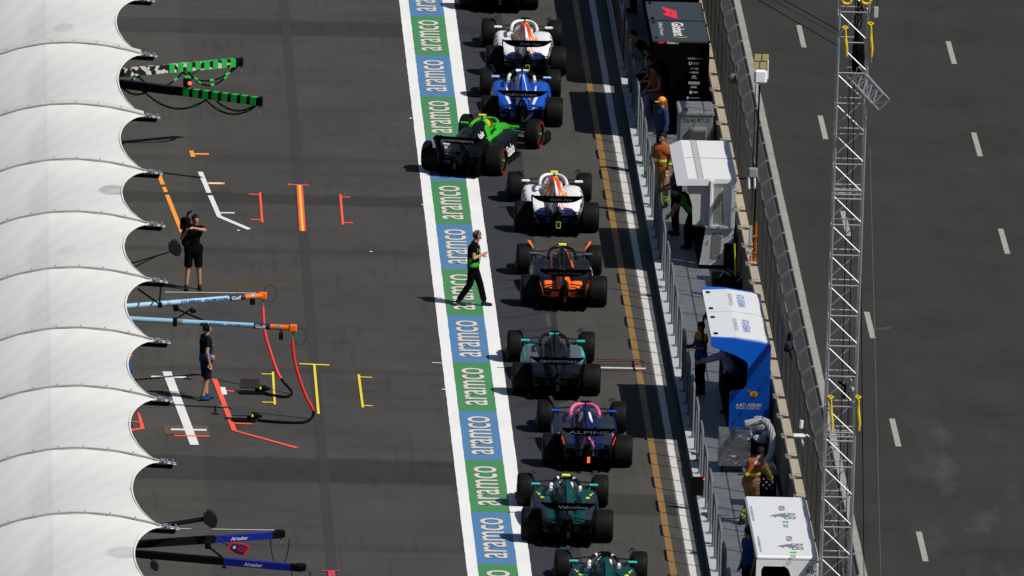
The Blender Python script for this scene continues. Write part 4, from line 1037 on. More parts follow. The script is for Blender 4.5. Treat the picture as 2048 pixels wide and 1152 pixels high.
# ------------------------------------------------------------------ equipment on the pit wall
FOIL = mat('crumpled silver sheet', (.50, .50, .52), .22, .9, var=.3, scale=4)
def foil_mat():
    n = NT('silver foil cover', .38); n.b.inputs['Metallic'].default_value = .8
    w = n.noise(1.6, 2, n.stretch(1, .8, 1.6), .5); w2 = n.noise(4, 2)
    return n.out((.34, .34, .36), n.M('ADD', w, n.M('MULTIPLY', w2, .2)), 1.0, .22)
FM = foil_mat()
sh = (4.36, -20.6, .23); root = thing('generator_box', 'trolley box under a crumpled silver foil cover', 'trolley', sh); B = local(root, sh)
def foilbox(b):
    NX, NZ = 14, 12; rnd = random.Random(3)
    def face(o, u, v_, nu, nv, nn, amp):
        vs = []
        for i in range(nu+1):
            for j in range(nv+1):
                e = 0 if i in (0, nu) or j in (0, nv) else rnd.uniform(-amp, amp)*.45
                vs.append(Vector(o)+Vector(u)*(i/nu)+Vector(v_)*(j/nv)+Vector(nn)*e)
        b.add(vs, [(i*(nv+1)+j, (i+1)*(nv+1)+j, (i+1)*(nv+1)+j+1, i*(nv+1)+j+1) for i in range(nu) for j in range(nv)], FM)
    face((4.02, -21.05, .40), (.70, 0, 0), (0, 0, .72), 14, 12, (0, -1, 0), .015); face((4.02, -21.05, 1.12), (.70, 0, 0), (0, .8, 0), 10, 8, (0, 0, 1), .008); face((4.02, -20.25, .40), (0, -.8, 0), (0, 0, .72), 8, 8, (-1, 0, 0), .01)
    b.box((4.37, -20.65, .75), (.66, .74, .70), BLACK)
B('cover', foilbox, None, True)
for xx in (4.1, 4.65):
    for yy in (-20.95, -20.35): B('caster', lambda b: b.lathe_x((xx, yy, .30), [(-.02, .01), (-.02, .06), (.02, .06), (.02, .01)], BLACK, 14))
PD = mat('white ducting', (.55, .55, .56), .55, var=.2, scale=12)
root = thing('air_duct', 'white flexible air duct curling beside the foil covered box', 'duct', (4.95, -20.6, .3))
b = MB(); pts = []
for k in range(60):
    t = k/59; a = 1.9-t*4.2; pts.append((.30*math.cos(a)-.02, .25*math.sin(a)-.5*t, .62+.42*math.sin(a)))
b.tube(pts, [.075+.006*(k % 2) for k in range(60)], PD, 12); b.build('hose', root)
b = MB(); b.tube([(-.35, .1, .95), (.05, .2, 1.02), (.2, .15, .98)], [.08, .09, .07], PD, 10); b.build('collar', root, True)
root = thing('cloth_bundle', 'crumpled white covered bundle at the foot of the blue stand', 'bundle', (4.95, -18.9, .6))
b = MB(); rnd = random.Random(5)
for k in range(7): b.ellipsoid((rnd.uniform(-.28, .3), rnd.uniform(-.2, .2), rnd.uniform(.0, .28)), (rnd.uniform(.12, .2), .14, rnd.uniform(.07, .13)), PD, 9, 6, rot=Matrix.Rotation(rnd.uniform(0, 3), 3, (rnd.random(), rnd.random(), 1)))
b.box((0, 0, -.17), (.5, .3, .34), BLACK); b.build('wrap', root)
# two black machines, speakers etc
sh = (4.95, -24.4, .23); root = thing('machine', 'black machine with domed lid and dials beside the tan suited marshal', 'machine', sh); B = local(root, sh)
STG = mat('slate lid', (.035, .042, .055), .4)
B('lid', lambda b: b.prism([(4.76, 1.02), (5.16, 1.02), (5.14, 1.12), (5.06, 1.19), (4.86, 1.19), (4.78, 1.12)], 1, -24.7, -24.2, STG)); B('cabinet', lambda b: b.box((4.96, -24.45, .62), (.36, .46, .76), BLACK, bev=.02))
def dials(b):
    for i in range(4):
        for j in range(4): b.box((4.85+.07*i, -24.69, .70+.07*j), (.035, .01, .03), (REDM, GREYL, WHITE, GREYL)[(i*3+j) % 4] if (i+j) % 2 else BLACK)
B('dial_panel', dials); B('drawer', lambda b: b.box((4.98, -24.9, .40), (.50, .5, .28), BLACK, bev=.02))
sh = (5.0, 0.2, .23); root = thing('speaker_box', 'black speaker box on a thin stand before the white stand', 'speaker', sh); B = local(root, sh)
B('box', lambda b: b.box((5.13, .2, .84), (.30, .34, .46), BLACK, bev=.02)); B('hood', lambda b: b.prism([(4.98, 1.07), (5.27, 1.07), (5.25, 1.12), (5.0, 1.12)], 1, .0, .4, CARBON2))
for xx in (5.03, 5.23): B('leg', lambda b: b.tube([(xx, .2, .65), (xx, .15, .24)], .018, BLACK, 6))
B('shelf', lambda b: b.box((5.13, .1, .45), (.18, .1, .03), STEEL))
for k, (px, py) in enumerate(((1450, 560), (1472, 571))):
    p = at(px, py, .35); root = thing('equipment_case', ('black gear pile with cables below the black speaker', 'small black gear pile just above the blue stand\'s roof')[k], 'equipment', p)
    rnd = random.Random(k); 
    b = MB(); b.box((0, 0, .0), (.6, .8, .24), BLACK, bev=.02); b.build('case', root)
    for j in range(5):
        b = MB(); q = Vector((rnd.uniform(-.3, .1), rnd.uniform(-.4, .2), .12)); b.tube([q, q+Vector((.1, .1, .12)), q+Vector((.25, -.05, .05)), q+Vector((.3, .2, .0))], .018, (BLACK, GREYL, BLACK, BLUT, BLACK)[j], 6); b.build('cable', root)
b = MB(); p = at(1468, 520, .9); b.tube([(p.x, p.y, 1.3), (p.x+.03, p.y-.1, .8), (p.x+.05, p.y-.1, .3)], .02, YELC, 6); tag(b.build('warning_pole'), 'fluorescent yellow pole leaning behind the black speaker', 'pole')
# cable clutter between deck and barrier
for k in range(5):
    b = MB(); rnd = random.Random(20+k); x = 5.315+.012*k; pts = [(x+rnd.uniform(-.03, .03), -40+3*j, .26+rnd.uniform(0, .05)) for j in range(27)]; b.tube(pts, .018, BLACK, 5); tag(b.build('cable'), None, None)
    bpy.data.objects[-1] if False else None
for k, o in enumerate([o for o in bpy.data.objects if o.name.split('.')[0] == 'cable' and o.parent is None]): tag(o, 'black cable running along the gap behind the stands', 'cable', 'cables behind the stands')
# pole with access point
sh = (5.59, -2.0, 0); root = thing('mast', 'tall thin mast topped by a white box with four yellow flat panels', 'antenna mast', sh); B = local(root, sh)
B('pole', lambda b: (b.tube([(5.56, -2, .0), (5.585, -2, 5.4)], .022, BLACK, 8)))
B('stay', lambda b: b.tube([(5.50, -2, 2.4), (5.49, -2, 5.4)], .010, BLACK, 6))
B('white_box', lambda b: b.box((5.60, -2.0, 5.60), (.31, .16, .34), WPAINT, bev=.05)); B('box_arm', lambda b: b.box((5.77, -1.98, 5.76), (.03, .1, .42), WPAINT))
PY = mat('pale yellow panel', (.42, .38, .17), .5)
for dx, dz in ((-.115, .27), (.06, .27), (-.07, .44), (.11, .44)): B('panel_antenna', lambda b: b.box((5.60+dx, -2.02+.1*(dz > .3), 5.60+dz), (.15, .02, .155), PY))
# second pole unit
p = atY(1507, 345, -2); sh = (p.x, -2.1, p.z); root = thing('radio_unit', 'grey radio box with two white tube antennas on the mast', 'radio unit', sh); B = local(root, sh)
B('radio_box', lambda b: b.box((p.x-.02, -2.12, p.z+.02), (.22, .12, .24), mat('pale blue grey casing', (.22, .24, .28), .45), bev=.03))
for dx in (-.12, .02):
    B('tube_antenna', lambda b: b.tube([(p.x+dx, -2.14, p.z-.08), (p.x+dx+.02, -2.14, p.z-.36)], .03, WPAINT, 10))
B('bracket', lambda b: b.tube([(p.x-.35, -2.1, p.z-.13), (p.x, -2.1, p.z-.11)], .02, BLACK, 6))
B('whip', lambda b: b.tube([(p.x-.02, -2.1, p.z+.14), (p.x-.02, -2.1, p.z+.32)], .008, BLACK, 5))
OR2 = mat('orange hydraulic paint', (.72, .20, .01), .45)
sh = (5.58, -2.2, 1.2); root = thing('hydraulic_jack', 'orange hydraulic mast clamp strapped upright to the fence', 'jack', sh); B = local(root, sh)
a1 = atY(1512, 445, -2.2); a2 = atY(1508, 556, -2.2)
B('cylinder', lambda b: (b.tube([a1, a1*.45+a2*.55, a2], [.03, .045, .05], OR2, 10)), None, True)
for t in (.25, .55, .9): 
    q = a1*(1-t)+a2*t; B('collar', lambda b: b.box(q, (.15, .12, .05), OR2, bev=.01))
B('ram', lambda b: b.tube([a1*.4+a2*.6+Vector((-.10, 0, 0)), a2+Vector((-.09, 0, .15))], .022, OR2, 8)); q = a1*.6+a2*.4+Vector((.10, 0, 0)); B('flag', lambda b: b.prism([(q.x-.03, q.z+.12), (q.x+.04, q.z-.28), (q.x-.05, q.z-.26)], 1, -2.22, -2.21, mat('fluorescent orange cloth', (1.0, .18, .05), .6)))
p = atY(1501, 470, -2); sh = p; root = thing('loudspeaker_horn', 'white strip lamp and small white camera fixed to the fence', 'lamp', p)
b = MB(); b.box((0, 0, 0), (.08, .08, .44), WPAINT, bev=.01); b.build('strip', root)
b = MB(); b.beam((-.04, 0, -.32), (.20, 0, -.32), .05, .04, WPAINT); b.build('arm', root)
b = MB(); b.box((.0, 0, -.42), (.14, .10, .09), WPAINT, bev=.02); b.build('camera', root)
for k, (px, py, lab) in enumerate(((1470, 165, 'dark remote camera with round housing on the fence, upper one'), (1573, 705, 'black remote camera on the fence beside the blue stand'), (1597, 880, 'white bracketed camera on the fence near the bottom'))):
    p = atY(px, py, at(px, py, 2.9).y); root = thing('fence_camera', lab, 'camera', p, 0, 'cameras on the debris fence')
    m = (mat('weathered camera casing', (.10, .10, .09), .6, var=.4, scale=20), BLACK, WPAINT)[k]
    b = MB(); b.ellipsoid((-.05, 0, .10), (.13, .12, .13), m) if k == 0 else b.box((0, 0, .10), (.12 if k else .2, .3, .12) if k < 2 else (.26, .2, .06), m, bev=.02); b.build('housing', root)
    b = MB(); b.tube([(.12, 0, -.15), (.06, 0, .05), (.18, 0, .12), (.26, 0, .05)], .022, m, 6); b.build('arm', root)
    b = MB(); b.tube([(.05, .1, .25), (.06, .1, .42)], .045, m, 8); b.build('sensor', root)
# banner and signs on the rail
sh = (3.58, 31, .25); root = thing('mesh_banner', 'dark brown mesh screen in a steel frame on the rail at the top', 'screen', sh); B = local(root, sh)
B('mesh', lambda b: b.box((3.55, 31.2, .82), (.02, 8.4, 1.0), mat('dark mesh cloth', (.018, .015, .018), .8, var=.3, scale=8))); B('frame', lambda b: (b.tube([(3.53, 27, .28), (3.53, 35.4, .28), (3.53, 35.4, 1.36), (3.53, 27, 1.36)], .02, STEEL, 6, closed=True)))
p = at(1394, 990, .35); sh = p; root = thing('junction_box', 'black box with a red lamp hung on the rail hoops', 'box', p); b = MB(); b.box((0, 0, .20), (.26, .1, .42), BLACK, bev=.01); b.build('casing', root); b = MB(); b.box((.14, -.06, .38), (.035, .02, .035), mat('red indicator lamp', (1, .03, .01), .4, emit=1.5)); b.build('indicator', root)
p = at(1438, 1115, .55); root = thing('sign', 'small dark red sign fixed to the rail near the bottom', 'sign', p); b = MB(); b.prism([(-.06, -.05), (.07, -.12), (.07, .18), (-.06, .32)], 1, -.01, .01, mat('dark red sign face', (.13, .012, .012), .5)); b.build('panel', root)
b = MB(); b.box((0.005, -.013, .08), (.05, .004, .16), mat('faint sign mark', (.3, .12, .12), .5)); b.build('sign_mark', root)

# ------------------------------------------------------------------ wheel gun booms
def world_part(root, name, fn, parent=None, smooth=False):
    b = MB(); fn(b); L = root.location; b.v = [(v[0]-L.x, v[1]-L.y, v[2]-L.z) for v in b.v]; return b.build(name, parent or root, smooth)
def sagline(a, b, sag, n=14): return [a.lerp(b, t/n)-Vector((0, 0, sag*4*(t/n)*(1-t/n))) for t in range(n+1)]

def camo_mat():
    n = NT('chrome foil wrap', .3); v = n.t.nodes.new('ShaderNodeTexVoronoi'); v.inputs['Scale'].default_value = 9; n.t.links.new(n.pos, v.inputs['Vector'])
    x = n.t.nodes.new('ShaderNodeSeparateColor'); n.t.links.new(v.outputs['Color'], x.inputs[0]); return n.out(n.mix(n.step(x.outputs[0], .55, .6), (.012, .012, .012), (.55, .54, .52)))
GBAND = mat('green cloth band', (.015, .38, .05), .55); CAMO = camo_mat(); TXB = mat('boom dark blue lettering', (.01, .05, .22), .5)
def boom(label, tip, rootpx, zt, h, w, base, segs, group='wheel gun booms over the garage apron'):
    a = at(rootpx[0], rootpx[1], zt+.02); t = at(tip[0], tip[1], zt); d = (t-a).normalized(); a0 = a-d*1.6
    r = thing('pit_boom', label, 'boom', (a0.x, a0.y, 0), 0, group)
    world_part(r, 'beam', lambda b: b.beam(a0, t, w, h, base) if base is not SKYB else b.tube([a0, t], h/2, base, 14), None, base is SKYB)
    world_part(r, 'post', lambda b: b.tube([(a0.x+.1, a0.y, 0), (a0.x+.1, a0.y, zt-.05)], .05, BLACK, 8))
    for (u0, u1, m, k) in segs:
        p, q = a.lerp(t, u0), a.lerp(t, u1)
        world_part(r, 'sleeve', lambda b: b.beam(p, q, w*k, h*k, m) if base is not SKYB else b.tube([p, q], h/2*k, m, 14))
    return r, a, t, d
SKYB = mat('pale blue tube', (.27, .50, .66), .35, coat=.3, var=.03); BLUT2 = mat('boom lettering blue', (.004, .06, .35), .5); ORT = mat('orange tube', (.80, .15, .015), .4); NVT = mat('navy tube', (.01, .02, .07), .4); BLT = mat('cobalt sleeve', (.004, .012, .20), .4, coat=.3)
bands = [(.40+.072*k, .435+.072*k, GBAND, 1.06) for k in range(8)]
r1, a, t, d = boom('upper black boom with green bands and a chrome patterned wrap', (480, 124), (246, 145), 2.1, .19, .14, BLACK, [(.0, .37, CAMO, 1.04)]+[(.38+.075*k, .425+.075*k, GBAND, 1.07) for k in range(8)]+[(.425+.075*k, .455+.075*k, CAMO, 1.03) for k in range(7)])
def hoses(r, a, t, spans, m, bm, rad=.022):
    for u0, u1, sg in spans:
        p, q = a.lerp(t, u0)-Vector((0, 0, .1)), a.lerp(t, u1)-Vector((0, 0, .1)); pts = sagline(p, q, sg)
        h_ = world_part(r, 'hose', lambda b: b.tube(pts, rad, m, 7), None, True)
        for k in (3, 7, 11):
            if bm: world_part(r, 'hose_clip', lambda b: b.tube([pts[k], pts[k+1]], rad*1.7, bm, 8), h_)
hoses(r1, a, t, ((-.15, .15, .14), (.12, .52, .34), (.50, .98, .30), (.55, .95, .42)), BLACK, GBAND)
world_part(r1, 'end_fitting', lambda b: b.box(t+Vector((.03, 0, 0)), (.10, .16, .22), BLACK, bev=.02)); world_part(r1, 'hook', lambda b: b.tube([t+Vector((.02, 0, -.1)), t+Vector((.03, 0, -.28))], .012, ALU, 6))
r2, a2_, t2, d2 = boom('lower black boom with green bands', (519, 203), (246, 168), 2.1, .19, .14, BLACK, [(.0, .38, CARBON, 1.08)]+[(.45+.07*k, .492+.07*k, GBAND, 1.07) for k in range(8)])
hoses(r2, a2_, t2, ((.0, .18, .12), (.15, .62, .34), (.60, .98, .30), (.68, .97, .20)), BLACK, GBAND)
world_part(r2, 'end_fitting', lambda b: b.box(t2+Vector((.03, 0, 0)), (.10, .16, .24), BLACK, bev=.02)); world_part(r2, 'hook', lambda b: b.tube([t2+Vector((0, 0, -.1)), t2+Vector((0, 0, -.33))], .012, ALU, 6))
p = a2_.lerp(t2, .47)+Vector((0, 0, .25)); root = thing('signal_lamp', 'green camera pod with a red lamp between the green striped booms', 'lamp', p); b = MB(); b.box((0, 0, 0), (.2, .2, .22), BLACK, bev=.03); b.build('casing', root)
b = MB(); b.box((0, 0, .12), (.17, .18, .06), GBAND, bev=.02); b.build('cap', root); b = MB(); b.ellipsoid((.06, -.10, -.01), (.05, .03, .05), mat('lit signal red', (1, .08, .03), .4, emit=1.8)); b.build('lens', root); b = MB(); b.tube([(.05, 0, .1), (.12, 0, .2), (.3, 0, .32)], .012, BLACK, 6); b.tube([(-.02, .0, -.08), (-.02, 0, -.22)], .02, BLACK, 6); b.build('arm', root)
# pale blue booms, red hoses and gun boards
for k, (lab, tip, rt, end, brd, txts) in enumerate((('upper pale blue boom with an orange tip', (526, 591), (258, 612), (510, 781), 0, ((402, 604), (478, 597))), ('lower pale blue boom with an orange tip', (586, 656), (262, 638), (494, 836), 1, ((450, 651), (527, 653.5))))):
    r, a, t, d = boom(lab, tip, rt, 2.1, .125, .1, SKYB, [(.74 if k == 0 else .76, .86, NVT, 1.04), (.86, 1.0, ORT, 1.05), (.90, .925, STEEL, 1.15), (.28, .30, STEEL, 1.15), (.38 if k == 0 else .30, .40 if k == 0 else .32, STEEL, 1.15)])
    world_part(r, 'end_fitting', lambda b: b.box(t+Vector((0, 0, 0)), (.18, .14, .16), ORT, bev=.02))
    up = Vector((0, 0, 1)); rr = d.normalized()
    def tx(b):
        yo = Vector((0, -.072, .012))
        mid = lambda u: a.lerp(t, u)+yo
        b.text('ATLASSIAN', mid(.46 if k == 0 else .50), rr, up, .52, .06, BLUT2, .03, .004); b.text('WILLIAMS RACING', mid(.65 if k == 0 else .675), rr, up, .62, .055, NVT, .02, .004); b.text('Gulf', mid(.80), rr, up, .24, .085, WHITE, .02, .006)
    world_part(r, 'lettering', tx)
    # red hose hanging from the tip, black end lying on the ground
    P0 = t-Vector((0, 0, .12))
    hp = ([(526, 615), (527, 640), (531, 670), (541, 705), (553, 740), (565, 762), (578, 776), (584, 786), (578, 792), (563, 793), (540, 789), (528, 786)] if k == 0 else [(585, 680), (586, 700), (591, 730), (601, 765), (613, 795), (624, 815), (627, 826), (623, 836), (612, 843), (590, 845), (545, 843), (515, 840)])
    zs = [1.85, 1.5, 1.15, .8, .5, .3, .15, .05, .03, .03, .03, .03]
    # depth follows the lie of the hose: from the boom tip down to its gun board on the ground
    ye = at(hp[-1][0], hp[-1][1], .03).y; yt_ = t.y; pts = []
    for j, (px, py) in enumerate(hp):
        if j < 7: pts.append(atY(px, py, yt_+(at(hp[7][0], hp[7][1], .04).y-yt_)*(j/7)))
        else: pts.append(at(px, py, .04))
    fine = []
    for j in range(len(pts)-1):
        p0, p1, p2, p3 = pts[max(j-1, 0)], pts[j], pts[j+1], pts[min(j+2, len(pts)-1)]
        for q in range(4):
            u = q/4; fine.append(.5*((2*p1)+(-p0+p2)*u+(2*p0-5*p1+4*p2-p3)*u*u+(-p0+3*p1-3*p2+p3)*u**3))
    fine.append(pts[-1]); cut = 20 if k == 0 else 23
    hs = thing('air_hose', ('red air hose hanging from the upper pale blue boom', 'red air hose hanging from the lower pale blue boom')[k], 'hose', (t.x, t.y, 0), 0, 'air hoses of the wheel guns')
    REDH = mat('red hose sleeve', (.70, .03, .025), .5, var=.3, scale=30)
    world_part(hs, 'red_sleeve', lambda b: b.tube(fine[:cut], .035, REDH, 8), None, True); world_part(hs, 'black_end', lambda b: b.tube(fine[cut-1:], .03, BLACK, 8), None, True)
    world_part(hs, 'coupling', lambda b: (b.tube([t-Vector((0, 0, .05)), fine[0]], .02, STEEL, 6))); world_part(hs, 'loop_wire', lambda b: b.tube([t+Vector((.02+.14*(1-math.cos(q*.5)), 0, .05+.2*math.sin(q*.5)-(.25 if k else 0))) for q in range(13)], .006, BLACK, 5))
    g0 = at(end[0], end[1], .05); gb = thing('wheel_gun', ('wheel gun with a square board lying near the yellow tape', 'wheel gun with a peaked board lying on the red tape end')[k], 'wheel gun', (g0.x, g0.y, .006), 0, 'wheel guns on the apron')
    b = MB(); b.box((-.12, 0, .20), (.44, .03, .26), mat('dull dark board', (.012, .009, .010), .6, var=.4, scale=9) if k == 0 else mat('grey board', (.03, .033, .038), .6, var=.4, scale=9), rot=Matrix.Rotation(R(-50), 3, 'X')); b.build('board', gb)
    b = MB(); b.tube([(.0, .05, .09), (.26, .05, .09)], .07, BLACK, 12); b.tube([(.26, .05, .09), (.34, .05, .07)], .04, BLACK, 10); b.build('gun_body', gb, True)
    b = MB(); b.beam((-.35, -.1, .02), (.2, -.1, .02), .3, .03, BLACK); b.build('base', gb); b = MB(); b.tube([(.12, -.02, .12), (.12, -.16, .12)], .02, YELC, 8); b.build('lever', gb)
# camera rig between the pale blue booms
def bracket(label, pts, zz, extra):
    p = [at(x, y, zz) for x, y in pts]; r = thing('boom_strut', label, 'strut', (p[0].x, p[0].y, zz), 0, 'black struts and camera rigs on the booms')
    world_part(r, 'rod', lambda b: b.tube(p, .022, BLACK, 7)); 
    for (x, y, sx, sz) in extra:
        q = at(x, y, zz); world_part(r, 'fitting', lambda b: b.box(q, (sx, .14, sz), BLACK, bev=.02))
    return r
bracket('black strut crossing between the pale blue booms', [(346, 612), (362, 622), (410, 642)], 2.15, [(352, 616, .12, .14), (408, 649, .2, .04)])
bracket('black rod rising from the lower pale blue boom to a small camera', [(350, 640), (384, 616)], 2.15, [(350, 644, .1, .2), (386, 622, .14, .08)])
bracket('thin black strut above the upper pale blue boom', [(276, 578), (316, 606)], 2.4, [(320, 610, .1, .12)]); bracket('thin upright black strut by the canopy tip', [(322, 572), (319, 606)], 2.4, [(323, 565, .08, .1)])
bracket('black camera under the lower boom tip', [(562, 656), (563, 670)], 2.05, [(562, 672, .1, .16)]); bracket('black box under the upper boom tip', [(505, 594), (505, 600)], 2.05, [(505, 603, .12, .14)])
# blue and black booms near the bottom
for k, (lab, tip, rt, tpx) in enumerate((('black and cobalt boom, upper one near the bottom edge', (562, 1069), (284, 1088), 480), ('black and cobalt boom, lower one near the bottom edge', (604, 1136), (280, 1108), 508))):
    r, a, t, d = boom(lab, tip, rt, 2.1, .145, .13, BLACK, [(.52, .93, BLT, 1.04), (.0, .5, BLACK, 1.06)])
    world_part(r, 'lettering', lambda b: b.text('Airtasker', a.lerp(t, .70)+Vector((0, -.095, 0)), d, (0, 0, 1), .40, .08, GREYL, .015, .004, shear=.25))
    world_part(r, 'end_fitting', lambda b: (b.box(t+Vector((-.02, 0, .02)), (.22, .16, .16), BLACK, bev=.03))); world_part(r, 'hook', lambda b: b.tube([t+Vector((0, 0, -.05)), t+Vector((.0, 0, -.2))], .015, ALU, 6))
    world_part(r, 'hanging_loop', lambda b: b.tube([t+Vector((-.22+.2*(1-math.cos(q*math.pi/12)), 0, -.08-.62*math.sin(q*math.pi/12))) for q in range(13)], .010, BLACK, 6))
bracket('black strut with a round fitting linking the two cobalt booms', [(417, 1083), (416, 1092), (442, 1113)], 2.15, [(416, 1090, .13, .16), (442, 1114, .06, .06)])
p = at(478, 1098, 2.2); root = thing('pit_sign', 'shield shaped red rimmed board hanging from the upper cobalt boom', 'sign', p, R(0))
sh_ = [(-.25, .02), (-.18, .15), (.10, .12), (.24, .06), (.12, -.16), (-.10, -.10)]
b = MB(); b.prism(sh_, 1, -.015, .015, REDM); b.build('rim', root); b = MB(); b.prism([(x*.8, z*.8) for x, z in sh_], 1, -.02, .02, mat('navy board', (.01, .015, .07), .5)); b.build('face', root)
b = MB(); b.box((-.10, -.022, .04), (.06, .004, .06), GREYL); b.text('XXX', (.06, -.022, .0), (1, 0, -.3), (.3, 0, 1), .18, .12, REDM, 0, .002); b.build('board_mark', root); b = MB(); b.tube([(-.5, 0, .22), (-.2, 0, .05)], .012, BLACK, 6); b.build('arm', root)
p = at(453, 1136, 1.95); root = thing('ring_lamp', 'white and red oval lamp below the lower cobalt boom', 'lamp', p); b = MB(); b.tube([(.10*math.cos(q*math.pi/10), 0, .065*math.sin(q*math.pi/10)) for q in range(20)], .022, WPAINT, 8, closed=True); b.build('housing', root, True); b = MB(); b.ellipsoid((-.05, -.02, .02), (.05, .02, .035), REDM); b.build('lens', root)
# black lamp arms
for lab, pts, head, zz in (('black boxy camera on a two rod stalk beside the canopy', [(262, 527), (336, 505)], (350, 497), 2.6), ('black faceted lamp housing on a thick arm near the bottom', [(318, 1052), (408, 1038)], (421, 1039), 2.6), ('small black lamp on a bent arm under the lower cobalt boom', [(296, 1112), (308, 1124)], (309, 1132), 2.0)):
    p = at(*head, zz); root = thing('camera_arm', lab, 'lamp' if 'lamp' in lab else 'camera', (p.x, p.y, zz), 0, 'black arms reaching out from under the canopies'); q0, q1 = at(*pts[0], zz), at(*pts[1], zz)
    sc_ = .6 if 'small' in lab else 1.0; thick = 'thick' in lab
    world_part(root, 'arm', lambda b: b.tube([q0-(q1-q0)*.8, q1], .05 if thick else .018, BLACK, 8))
    if 'two rod' in lab: world_part(root, 'stay', lambda b: b.tube([at(280, 536, zz)-Vector((.4, 0, .12)), at(314, 512, zz)], .016, BLACK, 6))
    b = MB(); m = mat('satin black casing', (.009, .010, .012), .5)
    b.prism([(x*sc_, z*sc_) for x, z in [(-.14, -.06), (-.16, .10), (-.05, .17), (.10, .12), (.15, .0), (.12, -.14), (.02, -.16)]], 1, -.13*sc_, .13*sc_, m); b.build('housing', root, fix=True)
    b = MB(); b.box((-.02, 0, .17*sc_), (.13*sc_, .14*sc_, .08*sc_), m, bev=.015); b.build('top_cap', root)
for lab, (p, q), zz in (('thin pale line stretched to the upper pale blue boom', ((330, 584), (512, 586)), 2.35), ('thin pale line stretched to the upper cobalt boom', ((356, 1057), (548, 1060)), 2.35)):
    b = MB(); b.tube([at(*p, zz), at(*q, zz)], .006, WHITE, 5); tag(b.build('stay_line'), lab, 'line', 'pale stay lines above the booms')

# ------------------------------------------------------------------ lattice tower with slings and lines
YT = -52.0
def lattice(root, base, w, h, bay, rad, nm='lattice_face'):
    c = [(-w/2, -w/2), (w/2, -w/2), (w/2, w/2), (-w/2, w/2)]
    for x, y in c: b = MB(); b.tube([(x, y, 0), (x, y, h)], rad, ALU, 8); b.build('chord', root, True)
    for f in range(4):
        (xa, ya), (xb, yb) = c[f], c[(f+1) % 4]; b = MB(); n = int(h/bay)
        for i in range(n+1):
            z = i*bay; b.tube([(xa, ya, z), (xb, yb, z)], rad*.62, ALU, 6)
            if i < n: b.tube([(xa, ya, z+bay-.04), (xb, yb, z+.04)] if f % 2 == 0 else [(xb, yb, z+.04), (xa, ya, z+bay-.04)][::-1], rad*.62, ALU, 6)
            if i % 8 == 4: b.tube([(xa, ya, z+.09), (xb, yb, z+.09)], rad*.7, ALU, 6); b.tube([(xa, ya, z-.09), (xb, yb, z-.09)], rad*.7, ALU, 6)
        b.build('lattice_bracing', root, True)
TX0 = atY(1687, 576, YT).x
root = thing('lattice_tower', 'tall silver aluminium lattice tower rising along the right of the pit wall', 'tower', (TX0+.02, YT, .23)); lattice(root, None, .60, 19.5, .635, .025)
b = MB(); b.box((0, 0, .02), (1.1, 1.1, .06), STEEL); b.build('base_plate', root)
def on_tower(px, py, dy=-.36): return atY(px, py, YT+dy)
for k, (x, ya_, yb_, lab) in enumerate(((1690, 58, 112, 'yellow sling on the left chord of the lattice tower, upper'), (1741, 50, 114, 'yellow sling on the right chord of the lattice tower, upper'), (1661, 797, 862, 'yellow sling on the left chord of the lattice tower, lower'), (1716, 797, 862, 'yellow sling on the right chord of the lattice tower, lower'))):
    p, q = on_tower(x, ya_), on_tower(x+3 if k % 2 == 0 else x+2, yb_); root = thing('sling', lab, 'sling', p, 0, 'yellow slings on the lattice tower')
    L = (q-p)
    b = MB(); b.tube([(0, 0, 0), L*.15+Vector((.012, 0, 0)), L*.4, L*.75+Vector((.015, 0, 0)), L], [.032, .018, .034, .03, .018], YSLING, 8); b.build('strap', root, True)
    b = MB(); b.tube([(-.06, .0, .03), (0, .03, .05), (.06, .0, .03), (.0, -.03, .0)], .022, YSLING, 7, closed=True); b.build('knot', root, True)
    if k == 1: b = MB(); b.tube([L, L+Vector((0, 0, -.12))], .012, ALU, 6); b.build('shackle', root)
for k, x in enumerate((1694, 1733)):
    p = on_tower(x, 2); root = thing('sling', ('yellow sling wrapped at the top edge, left', 'yellow sling wrapped at the top edge, right')[k], 'sling', p, 0, 'yellow slings on the lattice tower'); b = MB()
    b.tube([(.09*math.cos(q*.6), 0, .06*math.sin(q*.6)) for q in range(11)], .03, YSLING, 7); b.build('strap', root, True)
p = on_tower(1716, 100, 0); root = thing('chain_bag', 'long black chain bag hanging inside the lattice tower', 'bag', p); b = MB(); b.tube([(0, 0, .34), (.0, 0, .2), (.01, 0, -.15), (0, 0, -.42), (0, 0, -.48)], [.07, .11, .14, .12, .05], BLACK, 12); b.build('bag', root, True)
b = MB(); rnd = random.Random(8)
for k in range(6): b.tube([(rnd.uniform(-.1, .1), rnd.uniform(-.05, .05), .3+.17*j+.0) if True else 0 for j in range(6)], .014, BLACK, 5)
b.build('chain', root)
p0, p1 = on_tower(1712, 148, 0), on_tower(1762, 204, -.7); root = thing('truss_piece', 'short square truss piece jutting from the lattice tower', 'truss', p0); dd = p1-p0; L = dd.length; dn = dd.normalized(); u1 = dn.orthogonal().normalized(); u2 = dn.cross(u1); w = .15
cs = [u1*w+u2*w, -u1*w+u2*w, -u1*w-u2*w, u1*w-u2*w]
for c in cs: b = MB(); b.tube([c, c+dd], .022, ALU, 7); b.build('chord', root, True)
for f in range(4):
    b = MB(); c0, c1 = cs[f], cs[(f+1) % 4]; N = 5
    for i in range(N):
        b.tube([c0+dd*(i/N), c1+dd*((i+1)/N)], .011, ALU, 5); b.tube([c1+dd*((i+1)/N), c0+dd*((i+1)/N)], .011, ALU, 5)
    b.build('lattice_bracing', root)
